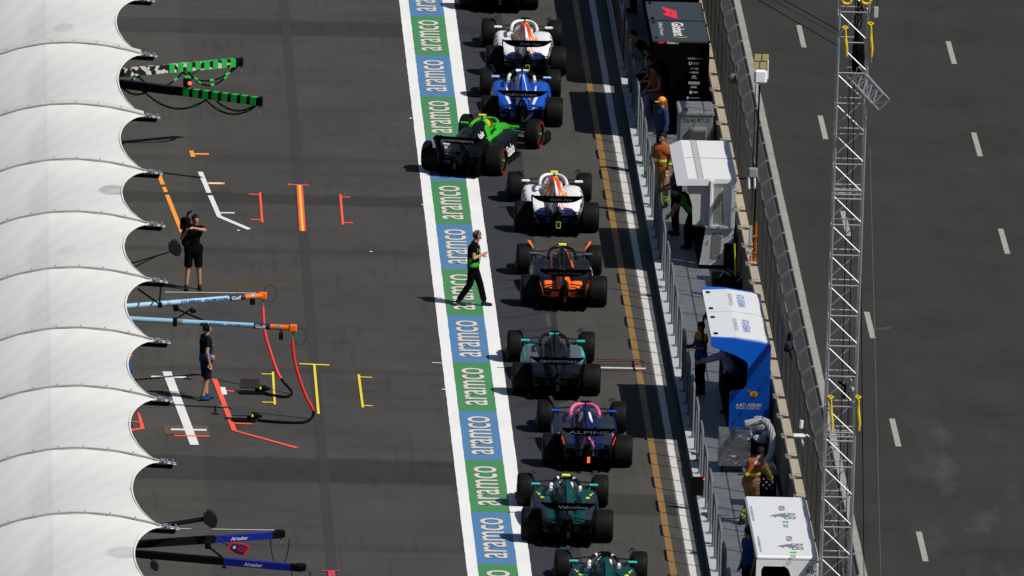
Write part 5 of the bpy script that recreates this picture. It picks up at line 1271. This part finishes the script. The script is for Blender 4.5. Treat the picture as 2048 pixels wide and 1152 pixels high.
p = on_tower(1742, 24); root = thing('junction_box', 'pale grey box on the lattice tower near the top edge', 'box', p+Vector((.05, 0, 0))); b = MB(); b.box((.05, 0, 0), (.09, .06, .23), mat('pale box', (.42, .42, .38), .5), bev=.01); b.build('casing', root); b = MB(); b.tube([(-.05, 0, .0), (.05, -.02, .1), (.1, 0, .35)], .008, BLACK, 5); b.build('cable', root)
p = on_tower(1696, 768, -.1); root = thing('tower_camera', 'cluster of weathered round lamps and a camera in the lattice tower', 'camera', p); WC = mat('weathered camera casing', (.10, .10, .09), .6, var=.4, scale=20)
for k, (x, z) in enumerate(((.02, .06), (-.02, .12), (.06, -.1))): b = MB(); b.ellipsoid((x, -.05, z), (.075, .07, .075), mat('pale speckled lamp', (.32, .32, .30), .6, var=.5, scale=30), 12, 8); b.build('lamp_head', root, True)
b = MB(); b.tube([(-.2, 0, .05), (-.05, 0, -.05), (-.08, 0, -.3)], .03, BLACK, 7); b.tube([(-.05, 0, .0), (.15, 0, .2), (.2, 0, .4)], .02, BLACK, 6); b.build('bracket', root)
for k, (pa, pb, lab) in enumerate((((1740, 300), (1762, 1170), 'thin pale line hanging free right of the lattice tower'), ((1722, 560), (1728, 1160), 'thin dark line hanging along the right chord of the tower'), ((1712, -20), (1690, 1170), 'dark rope hanging inside the lattice tower, right one'), ((1700, 120), (1674, 1170), 'dark rope hanging inside the lattice tower, left one'))):
    b = MB(); b.tube([on_tower(*pa, 0), on_tower(*pb, 0)], .006 if k == 0 else .010, STEEL if k == 0 else BLACK, 5); tag(b.build('rope'), lab, 'rope', 'ropes hanging by the lattice tower')
for k, (pa, pb) in enumerate((((1510, -4), (1676, 92)), ((1535, -6), (1678, 72)), ((1560, -4), (1680, 62)))):
    b = MB(); A = on_tower(*pb, 0); Bq = atY(*pa, YT+3); b.tube([A.lerp(Bq, q/20)-Vector((0, 0, .0)) for q in range(21)], .010 if k != 1 else .006, BLACK, 5); tag(b.build('overhead_cable'), ('lowest', 'middle', 'uppermost')[k]+' black cable running from the tower to the top edge', 'cable', 'overhead cables at the top')

# ------------------------------------------------------------------ people
def remesh(b, name, voxel, mats, parent, classify=None, smooth=3):
    me = bpy.data.meshes.new(name); me.from_pydata(b.v, [], b.f); o = bpy.data.objects.new(name, me); COL.objects.link(o)
    bm = bmesh.new(); bm.from_mesh(me); bmesh.ops.recalc_face_normals(bm, faces=bm.faces); bm.to_mesh(me); bm.free()
    m = o.modifiers.new('r', 'REMESH'); m.mode = 'VOXEL'; m.voxel_size = voxel
    if smooth: q = o.modifiers.new('s', 'SMOOTH'); q.iterations = smooth; q.factor = .5
    dg = bpy.context.evaluated_depsgraph_get(); nm = bpy.data.meshes.new_from_object(o.evaluated_get(dg)); bpy.data.objects.remove(o); bpy.data.meshes.remove(me)
    nm.name = name; nm.materials.clear()
    for x in mats: nm.materials.append(x)
    nm.polygons.foreach_set('use_smooth', [True]*len(nm.polygons))
    nm.polygons.foreach_set('material_index', [classify(p.center) if classify else 0 for p in nm.polygons])
    r = bpy.data.objects.new(name, nm); COL.objects.link(r); r.parent = parent; return r
BASE = dict(pel=(0, 0, .95), chest=(0, 0, 1.28), neck=(0, 0, 1.48), head=(0, .02, 1.645), shl=(-.18, 0, 1.43), shr=(.18, 0, 1.43), ell=(-.24, -.02, 1.15), elr=(.24, -.02, 1.15),
            wrl=(-.25, .05, .90), wrr=(.25, .05, .90), hil=(-.09, 0, .92), hir=(.09, 0, .92), knl=(-.10, .02, .50), knr=(.10, .02, .50), anl=(-.11, -.02, .09), anr=(.11, -.02, .09),
            hdl=None, hdr=None, look=(0, 1, -.1), ftl=(0, 1, 0), ftr=(0, 1, 0))
def person(label, loc, heading, pose, shirt, trouser, shoes, hair, hairlen=0, sleeve=.55, leglen=1.0, skin=SKIN, extras=None, trim=None, scale=1.0, zbase=None, shirt_fn=None, shirt_mats=None):
    P_ = dict(BASE); P_.update(pose); J = {k: (Vector(v) if v is not None else None) for k, v in P_.items()}
    root = thing('person', label, 'person', loc, heading); root.scale = (scale,)*3
    look = J['look'].normalized(); hd = J['head']; sd = look.cross(Vector((0, 0, 1))).normalized(); hu = sd.cross(look)
    b = MB(); SK = 0
    C_ = lambda a, c, ra, rb: b.capsule(J[a] if isinstance(a, str) else a, J[c] if isinstance(c, str) else c, ra, rb, SKIN)
    C_('hil', 'hir', .105, .105); C_('pel', 'chest', .115, .125); b.capsule(J['chest'].lerp(J['shl'], .35), J['chest'].lerp(J['shr'], .35), .12, .12, SKIN)
    C_('shl', 'shr', .055, .055); C_('chest', 'neck', .10, .058); b.capsule(J['neck'], hd-hu*.04, .056, .052, SKIN)
    b.ellipsoid(hd+hu*.015, (.074, .095, .112), SKIN, 16, 12, rot=Matrix((sd, look, hu)).transposed()); b.capsule(hd-hu*.05+look*.03, hd-hu*.085+look*.055, .055, .032, SKIN)
    b.capsule(hd+look*.088+hu*.012, hd+look*.112-hu*.022, .010, .015, SKIN)
    for s in (-1, 1):
        b.ellipsoid(hd+sd*s*.076-hu*.005, (.013, .022, .032), SKIN, 8, 6, rot=Matrix((sd, look, hu)).transposed())
        a, e, w, hi, kn, an = (('shl', 'ell', 'wrl', 'hil', 'knl', 'anl') if s < 0 else ('shr', 'elr', 'wrr', 'hir', 'knr', 'anr'))
        C_(a, e, .052, .040); C_(e, w, .042, .027); C_(hi, kn, .088, .056); C_(kn, an, .056, .040)
        ft = J['ftl' if s < 0 else 'ftr'].normalized(); b.capsule(J[an]-Vector((0, 0, .04)), J[an]+ft*.13-Vector((0, 0, .055)), .042, .032, SKIN)
        # hand
        d = (J[w]-J[e]).normalized(); hh = J['hdl' if s < 0 else 'hdr']; d = (hh.normalized() if hh is not None else d); side = d.cross(Vector((0, 0, 1)));
        if side.length < .3: side = Vector((0, 1, 0)).cross(d)
        side.normalize(); side = d.cross(side).normalized() if hh is None else side; nrm = d.cross(side).normalized()
        w0 = J[w]; p = w0+d*.075; b.capsule(w0, p, .028, .032, SKIN); b.capsule(w0+d*.05-side*.02, w0+d*.085-side*.028, .018, .016, SKIN); b.capsule(w0+d*.05+side*.02, w0+d*.085+side*.028, .018, .016, SKIN)
        for k, L_ in enumerate((.062, .072, .067, .052)):
            f0 = w0+d*.09+side*(-.033+.022*k); f1 = f0+d*L_*.6+nrm*.008; f2 = f1+d*L_*.45+nrm*.022
            b.capsule(f0, f1, .0105, .0095, SKIN, 8); b.capsule(f1, f2, .0095, .008, SKIN, 8)
        t0 = w0+d*.035-side*.03; t1 = t0+d*.04-side*.03+nrm*.008; b.capsule(t0, t1, .014, .012, SKIN, 8); b.capsule(t1, t1+d*.03+nrm*.01, .012, .009, SKIN, 8)
    def cl(c):
        q = Vector(c)-hd; x, y, z = q.dot(sd), q.dot(look), q.dot(hu)
        if y > .055 and abs(z-.012) < .009 and .016 < abs(x) < .044: return 1
        if y > .06 and abs(z+.058) < .008 and abs(x) < .024: return 2
        return 0
    body = remesh(b, 'body', .0105, [skin, EYE, LIPS], root, cl, 2)
    if hair is not None:
        h = MB(); h.ellipsoid(hd+hu*.028-look*.012, (.086, .104, .112), hair, 16, 12, rot=Matrix((sd, look, hu)).transposed())
        if hairlen: h.capsule(hd-look*.06+hu*.02, hd-look*.08-hu*hairlen, .075, .04, hair)
        o = remesh(h, 'hair', .010, [hair], root, None, 1)
        bm = bmesh.new(); bm.from_mesh(o.data)                   # clear the face
        kill = [v for v in bm.verts if (v.co-hd).dot(look) > .035-.25*max(0, (v.co-hd).dot(hu)-.055) and (v.co-hd).dot(hu) < .062 or ((v.co-hd).dot(hu) < -.03 and (v.co-hd).dot(look) > -.045)]
        bmesh.ops.delete(bm, geom=kill, context='VERTS'); bm.to_mesh(o.data); bm.free()
    # garments
    g = MB(); e = .016
    g.capsule(J['pel']-Vector((0, 0, .03)), J['chest'], .125+e, .128+e, shirt); g.capsule(J['hil']+Vector((0, 0, .05)), J['hir']+Vector((0, 0, .05)), .11+e, .11+e, shirt)
    g.capsule(J['chest'].lerp(J['shl'], .35), J['chest'].lerp(J['shr'], .35), .122+e, .122+e, shirt); g.capsule(J['shl'], J['shr'], .058+e, .058+e, shirt); g.capsule(J['chest'], J['neck']-(J['neck']-J['chest'])*.12, .105+e, .062+e, shirt)
    for a, el, w in (('shl', 'ell', 'wrl'), ('shr', 'elr', 'wrr')):
        if sleeve <= 1: g.capsule(J[a], J[a].lerp(J[el], sleeve), .058+e, .055+e, shirt, flat=True)
        else: g.capsule(J[a], J[el], .058+e, .046+e, shirt); g.capsule(J[el], J[el].lerp(J[w], sleeve-1), .046+e, .036+e, shirt, flat=True)
    sh_o = remesh(g, 'shirt', .013, shirt_mats or [shirt], root, shirt_fn, 2)
    g = MB(); e = .018
    g.capsule(J['hil'], J['hir'], .108+e, .108+e, trouser); g.capsule(J['pel']-Vector((0, 0, .02)), J['pel']+Vector((0, 0, .03)), .118+e, .112+e, trouser)
    for hi, kn, an in (('hil', 'knl', 'anl'), ('hir', 'knr', 'anr')):
        if leglen < 1: g.capsule(J[hi], J[hi].lerp(J[kn], leglen/.5 if leglen < .5 else 1), .09+e, .078+e, trouser, flat=leglen < .5)
        else: g.capsule(J[hi], J[kn], .09+e, .060+e, trouser); g.capsule(J[kn], J[kn].lerp(J[an], .93), .060+e, .052+e, trouser, flat=True)
    remesh(g, 'shorts' if leglen < 1 else 'trousers', .013, [trouser], root, None, 2)
    for an, ft in (('anl', 'ftl'), ('anr', 'ftr')):
        g = MB(); f = J[ft].normalized(); A = J[an]; g.capsule(A-f*.03-Vector((0, 0, .045)), A+f*.15-Vector((0, 0, .055)), .048, .038, shoes); g.capsule(A+Vector((0, 0, .01)), A-Vector((0, 0, .03)), .047, .048, shoes); remesh(g, 'shoe', .011, [shoes], root, None, 1)
    if extras: extras(root, J, hd, look, sd, hu)
    return root
def headset(root, J, hd, look, sd, hu):
    g = MB(); g.tube([hd+sd*.096*math.cos(t)+hu*(.02+.118*math.sin(t)) for t in [k*math.pi/12 for k in range(13)]], .012, BLACK, 7); g.build('headset_band', root, True)
    for s in (-1, 1): g = MB(); g.ellipsoid(hd+sd*s*.095, (.024, .038, .045), BLACK, 12, 8, rot=Matrix((sd, look, hu)).transposed()); g.build('ear_cup', root, True)
    g = MB(); g.tube([hd-sd*.1-hu*.02, hd-sd*.07+look*.09-hu*.06], .006, BLACK, 6); g.build('microphone', root)
    g = MB(); g.tube([hd-sd*.1-hu*.05, J['neck']+look*.13-Vector((0, 0, .1)), J['chest']+look*.17-Vector((0, 0, .1)), J['pel']+look*.15+Vector((0, 0, .1))], .006, BLACK, 5); g.build('cord', root)
BLKC = mat('black cloth', (.0038, .0038, .0044), .9, spec=.02); GRC = mat('bright green cloth', (.022, .30, .015), .8); NAVC = mat('navy cloth', (.004, .006, .016), .85, spec=.1); NAVB = mat('blue print cloth', (.012, .05, .22), .8)
SHOEB = mat('black shoe', (.012, .012, .012), .6); SHBL = mat('blue shoe', (.008, .03, .12), .7); TAN = mat('tan turnout cloth', (.27, .15, .065), .85, var=.25); VEST = mat('orange vest', (.30, .07, .018), .85); HIVI = mat('lime reflective stripe', (.45, .75, .05), .5)
DENIM = mat('washed denim', (.20, .25, .36), .85); WSH = mat('white shoe', (.55, .55, .55), .6); ROYC = mat('dark blue cloth', (.012, .035, .10), .8); CAPO = mat('orange cap cloth', (.80, .30, .01), .7); SOCK = mat('dark sock', (.015, .015, .015), .8)
# man in black and green walking on the blue and green strip
def sh_green(c): return 1 if (c.z < 1.08+.06*math.sin(c.x*25+c.y*18) and .93 < c.z) or (1.18 < c.z < 1.36 and .12 < abs(c.x) < .15 and c.y > -.02) else 0
h = R(-98)
person('man in black and green shirt and headset walking across the lettered strip with folded arms', (-1.0, -2.2, .012), h,
       dict(pel=(0, 0, .93), chest=(0, .0, 1.26), neck=(0, .03, 1.46), head=(0, .07, 1.62), look=(.12, 1, -.28), hil=(-.09, 0, .90), hir=(.09, 0, .90), knl=(-.08, .16, .50), anl=(-.07, .27, .09), knr=(.08, -.06, .50), anr=(.08, -.30, .13), ftr=(0, 1, -.35),
            ell=(-.25, .02, 1.16), elr=(.25, .04, 1.15), wrl=(-.04, .24, 1.17), wrr=(.06, .26, 1.24), hdl=(1, .15, .1), hdr=(-.8, .4, .1)), BLKC, BLKC, SHOEB, HAIRG, extras=headset, shirt_fn=sh_green, shirt_mats=[BLKC, GRC], scale=1.03)
# camera man
def cameraman_kit(root, J, hd, look, sd, hu):
    c = Vector((.20, .06, 1.60))
    g = MB(); g.box(c, (.15, .42, .20), BLACK, bev=.02, rot=Matrix.Rotation(R(8), 3, 'X')); r = g.build('camera_body', root)
    g = MB(); g.tube([c+Vector((0, .20, .02)), c+Vector((0, .42, .0))], [.055, .07], BLACK, 12); g.build('camera_lens', r, True)
    g = MB(); g.tube([c+Vector((-.02, .0, .1)), c+Vector((-.04, .02, .24))], .02, BLACK, 6); g.beam(c+Vector((-.05, -.1, .17)), c+Vector((-.08, .25, .30)), .03, .03, BLACK); g.build('camera_handle', r)
    g = MB(); g.box(c+Vector((.02, -.22, -.1)), (.16, .16, .24), BLACK, bev=.02); g.build('battery_pack', r); g = MB(); g.box((.18, .02, 1.18), (.20, .20, .34), BLACK, bev=.05); g.build('shoulder_bag', root)
person('cameraman in black shorts and shirt aiming a shoulder camera', at(385, 579, 0)+Vector((0, 0, .006)), R(188),
       dict(look=(-.25, 1, -.15), head=(-.02, .03, 1.64), elr=(.30, .10, 1.22), wrr=(.20, .22, 1.45), hdr=(0, .2, 1), ell=(-.22, .18, 1.42), wrl=(.06, .30, 1.50), hdl=(1, .3, .1), knl=(-.13, .02, .50), anl=(-.17, -.02, .09), knr=(.12, .02, .5), anr=(.15, .04, .09), hil=(-.10, 0, .92), hir=(.10, 0, .92)),
       BLKC, BLKC, SHOEB, HAIRB, leglen=.46, extras=cameraman_kit, scale=1.02)
def sh_navy(c): return 1 if c.z < 1.10 and abs(c.x) < .2 else 0
def tablet(root, J, hd, look, sd, hu):
    headset(root, J, hd, look, sd, hu)
    g = MB(); g.box(J['wrl']+Vector((-.02, .03, -.13)), (.05, .09, .10), BLACK, bev=.01); g.build('radio', root)
    for k in range(3): g = MB(); g.box((.05, .147, 1.36-.045*k), (.06, .006, .014), GREYL); g.build('shirt_print', root)
person('man in navy shirt and shorts with a headset standing beside the red angled tape', at(409, 800, 0)+Vector((0, 0, .012)), R(-72),
       dict(look=(.05, 1, -.2), ell=(-.25, .02, 1.15), wrl=(-.22, .18, .98), elr=(.24, -.05, 1.15), wrr=(.22, .02, .90), knl=(-.1, .05, .5), anl=(-.10, .08, .09), anr=(.10, -.08, .09)), NAVC, NAVC, SHBL, HAIRB, leglen=.48, extras=tablet, shirt_fn=sh_navy, shirt_mats=[NAVC, NAVB])
person('person in blue half hidden under the white canopy', at(250, 852, 0), R(-80), dict(), NAVB, NAVC, SHOEB, HAIRB)
# people behind the rails
ZD = .235
person('young man in black and green shirt leaning on the rail beside the black stand', (3.93, 23.0, ZD), R(90),
       dict(pel=(0, -.08, .93), chest=(0, .08, 1.22), neck=(0, .2, 1.38), head=(0, .30, 1.50), look=(.1, 1, -.6), shl=(-.18, .15, 1.34), shr=(.18, .15, 1.34), ell=(-.24, .26, 1.10), wrl=(-.14, .40, 1.22), elr=(.26, .25, 1.08), wrr=(.2, .40, 1.22), hil=(-.09, -.08, .90), hir=(.09, -.08, .90), anl=(-.12, -.14, .09), anr=(.12, -.06, .09)), GRC, BLKC, SHOEB, HAIRB,
       shirt_fn=lambda c: 0 if abs(c.x) < .12 else 1, shirt_mats=[GRC, BLKC])
def seated(label, loc, heading, sh_, tr, **k):
    return person(label, loc, heading, dict(pel=(0, 0, .52), chest=(0, .05, .84), neck=(0, .10, 1.03), head=(0, .16, 1.18), look=(.1, 1, -.5), shl=(-.18, .08, .98), shr=(.18, .08, .98), ell=(-.23, .12, .72), elr=(.23, .12, .72), wrl=(-.06, .34, .66), wrr=(.06, .34, .66), hdl=(.5, .8, -.2), hdr=(-.5, .8, -.2),
            hil=(-.10, 0, .50), hir=(.10, 0, .50), knl=(-.14, .42, .52), knr=(.12, .42, .50), anl=(-.16, .46, .09), anr=(.10, .50, .09)), sh_, tr, WSH, HAIRB, **k)
def bench(p, lab):
    r = thing('stool', lab, 'stool', p); b = MB(); b.box((0, 0, .36), (.4, .4, .05), BLACK, bev=.01); b.build('seat', r)
    for x in (-.16, .16):
        for y in (-.16, .16): b = MB(); b.tube([(x, y, 0), (x, y, .34)], .015, BLACK, 6); b.build('leg', r)
seated('seated woman in orange vest and pale jeans in the shade of the black stand', (4.18, 20.3, ZD), R(120), VEST, DENIM, sleeve=.3); bench((4.18, 20.3, ZD), 'black stool under the woman in pale jeans')
seated('seated person in brown clothes behind the woman in pale jeans', (4.14, 21.4, ZD), R(110), mat('brown cloth', (.05, .03, .022), .85), mat('dark brown cloth', (.03, .02, .018), .85)); bench((4.14, 21.4, ZD), 'black stool under the person in brown')
seated('seated person in white and blue shirt beneath the roof edge of the black stand', (4.12, 22.6, ZD), R(110), mat('white blue cloth', (.20, .24, .35), .85), BLKC); bench((4.12, 22.6, ZD), 'black stool under the person in white and blue')
def cap(m, brim=1):
    def f(root, J, hd, look, sd, hu):
        g = MB(); g.ellipsoid(hd+hu*.045, (.095, .108, .098), m, 16, 10, rot=Matrix((sd, look, hu)).transposed(), zmin=-.15); g.prism([(x, y) for x, y in ((-.07, .06), (.07, .06), (.06, .17), (0, .19), (-.06, .17))], 2, -.006, .006, m)
        n_ = 10; o = g.v[-n_:]; rot = Matrix((sd, look, hu)).transposed(); g.v[-n_:] = [tuple(rot @ Vector(v)+hd+hu*.045) for v in o]; g.build('cap', root, True)
    return f
person('woman with auburn ponytail and orange cap in a dark blue top beside the rail', (4.02, 13.9, ZD), R(112), dict(look=(0, 1, -.2)), ROYC, BLKC, SHOEB, HAIRR, hairlen=.26, sleeve=1.9, extras=cap(CAPO), scale=.97)
def marshal_kit(root, J, hd, look, sd, hu):
    b = MB()
    g = MB(); e = .034; g.capsule(J['pel']+Vector((0, 0, .10)), J['chest'], .128+e, .13+e, VEST, flat=False); g.capsule(J['chest'].lerp(J['shl'], .45), J['chest'].lerp(J['shr'], .45), .118+e, .118+e, VEST); g.capsule(J['shl'].lerp(J['shr'], .3), J['shr'].lerp(J['shl'], .3), .058+e, .058+e, VEST)
    remesh(g, 'vest', .014, [VEST, mat('pale reflective patch', (.5, .58, .65), .4), HIVI], root, lambda c: 1 if (c.z > 1.33 and .05 < c.x < .17 and c.y < 0) else (2 if abs(c.z-1.13) < .028 else 0), 2)
    for kn, an in (('knl', 'anl'), ('knr', 'anr')):
        for t_ in (.55, .75):
            g = MB(); p = J[kn].lerp(J[an], t_); d = (J[an]-J[kn]).normalized(); g.tube([p-d*.025, p+d*.025], [.083, .081], HIVI, 14); g.build('reflective_band', root, True)
    for el, wr in (('ell', 'wrl'), ('elr', 'wrr')):
        g = MB(); p = J[el].lerp(J[wr], .45); d = (J[wr]-J[el]).normalized(); g.tube([p-d*.03, p+d*.03], [.066, .064], HIVI, 14); g.build('reflective_band', root, True)
person('fire marshal in tan suit and orange vest standing behind the rail by the white stand', (3.84, 8.9, ZD), R(150), dict(look=(.3, 1, -.25), ell=(-.27, .02, 1.16), elr=(.27, .02, 1.16), wrl=(-.22, .10, .93), wrr=(.22, .12, .95)), TAN, TAN, SHOEB, HAIRB, sleeve=1.95, extras=marshal_kit, scale=1.03)
person('person in dark blue top and black trousers between the tan marshal and the white stand', (4.05, 5.6, ZD), R(100), dict(look=(0, 1, -.1), ell=(-.26, .15, 1.2), wrl=(-.2, .38, 1.12), elr=(.26, .1, 1.18), wrr=(.2, .32, 1.08)), ROYC, BLKC, SHOEB, HAIRB, sleeve=.6, extras=cap(CAPO))
person('person in black and green bending out of the white stand', (4.30, 4.0, ZD), R(70), dict(pel=(0, -.12, .9), chest=(0, .12, 1.15), neck=(0, .26, 1.28), head=(0, .36, 1.38), look=(.1, 1, -.7), shl=(-.18, .2, 1.26), shr=(.18, .2, 1.26), ell=(-.24, .3, 1.0), wrl=(-.2, .42, .82), elr=(.24, .3, 1.0), wrr=(.2, .42, .82), hil=(-.09, -.12, .88), hir=(.09, -.12, .88)), GRC, BLKC, SHOEB, HAIRB, shirt_fn=lambda c: 0 if abs(abs(c.x)-.17) < .045 else 1, shirt_mats=[GRC, BLKC])
def phone(root, J, hd, look, sd, hu):
    g = MB(); g.box(J['wrl']+Vector((.03, .13, .03)), (.09, .16, .015), BLACK, bev=.004); g.build('phone', root)
    g = MB(); g.capsule((0, 0, 1.05), (0, 0, 1.18), .152, .155, VEST); remesh(g, 'waist_vest', .014, [VEST], root, None, 1) if False else None
person('dark haired youth in blue and orange shirt holding a phone beside the blue stand', (3.93, -12.6, ZD), R(115), dict(look=(.1, 1, -.4), ell=(-.24, .08, 1.16), wrl=(-.10, .30, 1.18), elr=(.24, .08, 1.16), wrr=(.08, .30, 1.18)), NAVB, BLKC, SHOEB, HAIRB, sleeve=.5,
       skin=SKIND, extras=phone, shirt_fn=lambda c: 1 if (c.z > 1.36 or c.x > .14 and c.z > 1.1) else 0, shirt_mats=[NAVB, mat('amber cloth', (.60, .20, .02), .8)], scale=.95)
person('person in pale lilac shirt reaching from the blue stand to the rail', (4.50, -14.6, ZD), R(72), dict(pel=(0, -.05, .93), chest=(0, .06, 1.24), neck=(0, .14, 1.42), head=(0, .2, 1.56), look=(0, 1, -.2), shl=(-.18, .08, 1.36), shr=(.18, .08, 1.36), elr=(.22, .36, 1.26), wrr=(.2, .62, 1.16), ell=(-.22, .34, 1.26), wrl=(-.18, .62, 1.16)),
       mat('pale lilac cloth', (.30, .32, .48), .8), BLKC, SHOEB, HAIRB, sleeve=1.9)
def marshal2(root, J, hd, look, sd, hu):
    marshal_kit(root, J, hd, look, sd, hu)
person('fire marshal in tan suit and orange vest bending over the black machine', (4.55, -26.3, ZD), R(-40), dict(pel=(0, -.1, .93), chest=(0, .05, 1.22), neck=(0, .14, 1.40), head=(0, .22, 1.54), look=(0, 1, -.5), shl=(-.18, .10, 1.34), shr=(.18, .10, 1.34), elr=(.26, .20, 1.10), wrr=(.2, .36, .95), ell=(-.26, .2, 1.1), wrl=(-.2, .36, .92), hil=(-.09, -.1, .9), hir=(.09, -.1, .9), anl=(-.14, -.2, .09), anr=(.12, .0, .09)), TAN, TAN, SHOEB, HAIRB, sleeve=1.9, extras=marshal2, scale=1.03)
person('person with curly black hair beside the white stand at the bottom edge', (4.10, -34.6, ZD), R(120), dict(look=(.2, 1, -.2)), NAVB, BLKC, SHOEB, HAIRB, extras=lambda root, J, hd, look, sd, hu: (lambda g: (g.ellipsoid(hd+hu*.05-look*.02, (.115, .12, .11), HAIRB, 14, 10), g.build('curls', root, True)))(MB()))
person('person in black at the top edge behind the mesh screen', (4.05, 33.9, ZD), R(100), dict(), BLKC, BLKC, SHOEB, HAIRB)
# drivers in the cars
for k, (r, c) in enumerate(zip(CARS, cars)):
    hc = (C_NAVY, C_WHITE, C_YOL, C_PINK, C_PAP, C_TEAL, C_WHITE, C_WHITE, C_WHITE, BLACK)[k]
    root = thing('racing_driver', 'helmeted driver seated in the '+c[0].split(',')[0].split(' turned')[0].replace(' below the green car', ''), 'driver', r.location, r.rotation_euler.z, 'drivers in the racing cars')
    if k in (0, 3, 7, 8, 9): root['label'] = {9: 'helmeted driver of the black car at the top edge', 0: 'helmeted driver of the white car behind the black one', 3: 'helmeted driver of the white car below the green one', 7: 'helmeted driver of the upper dark green car', 8: 'helmeted driver of the bottommost dark green car'}[k]
    b = MB(); b.capsule((0, 1.75, .50), (0, 1.95, .68), .15, .13, BLKC); b.capsule((-.14, 1.92, .66), (.14, 1.92, .66), .06, .06, BLKC); b.capsule((0, 1.97, .70), (0, 1.99, .80), .06, .08, BLKC)
    for s in (-1, 1): b.capsule((s*.17, 1.93, .64), (s*.2, 2.15, .52), .05, .04, BLKC); b.capsule((s*.2, 2.15, .52), (s*.13, 2.38, .60), .04, .035, BLKC); b.capsule((s*.08, 1.8, .40), (s*.1, 2.5, .45), .07, .06, BLKC)
    remesh(b, 'body', .02, [BLKC], root)
    b = MB(); b.ellipsoid((0, 2.0, .82), (.13, .15, .135), hc, 18, 12); b.build('helmet', root, True); b = MB(); b.box((0, 2.12, .82), (.19, .07, .07), BLACK, bev=.02); b.build('visor', root)
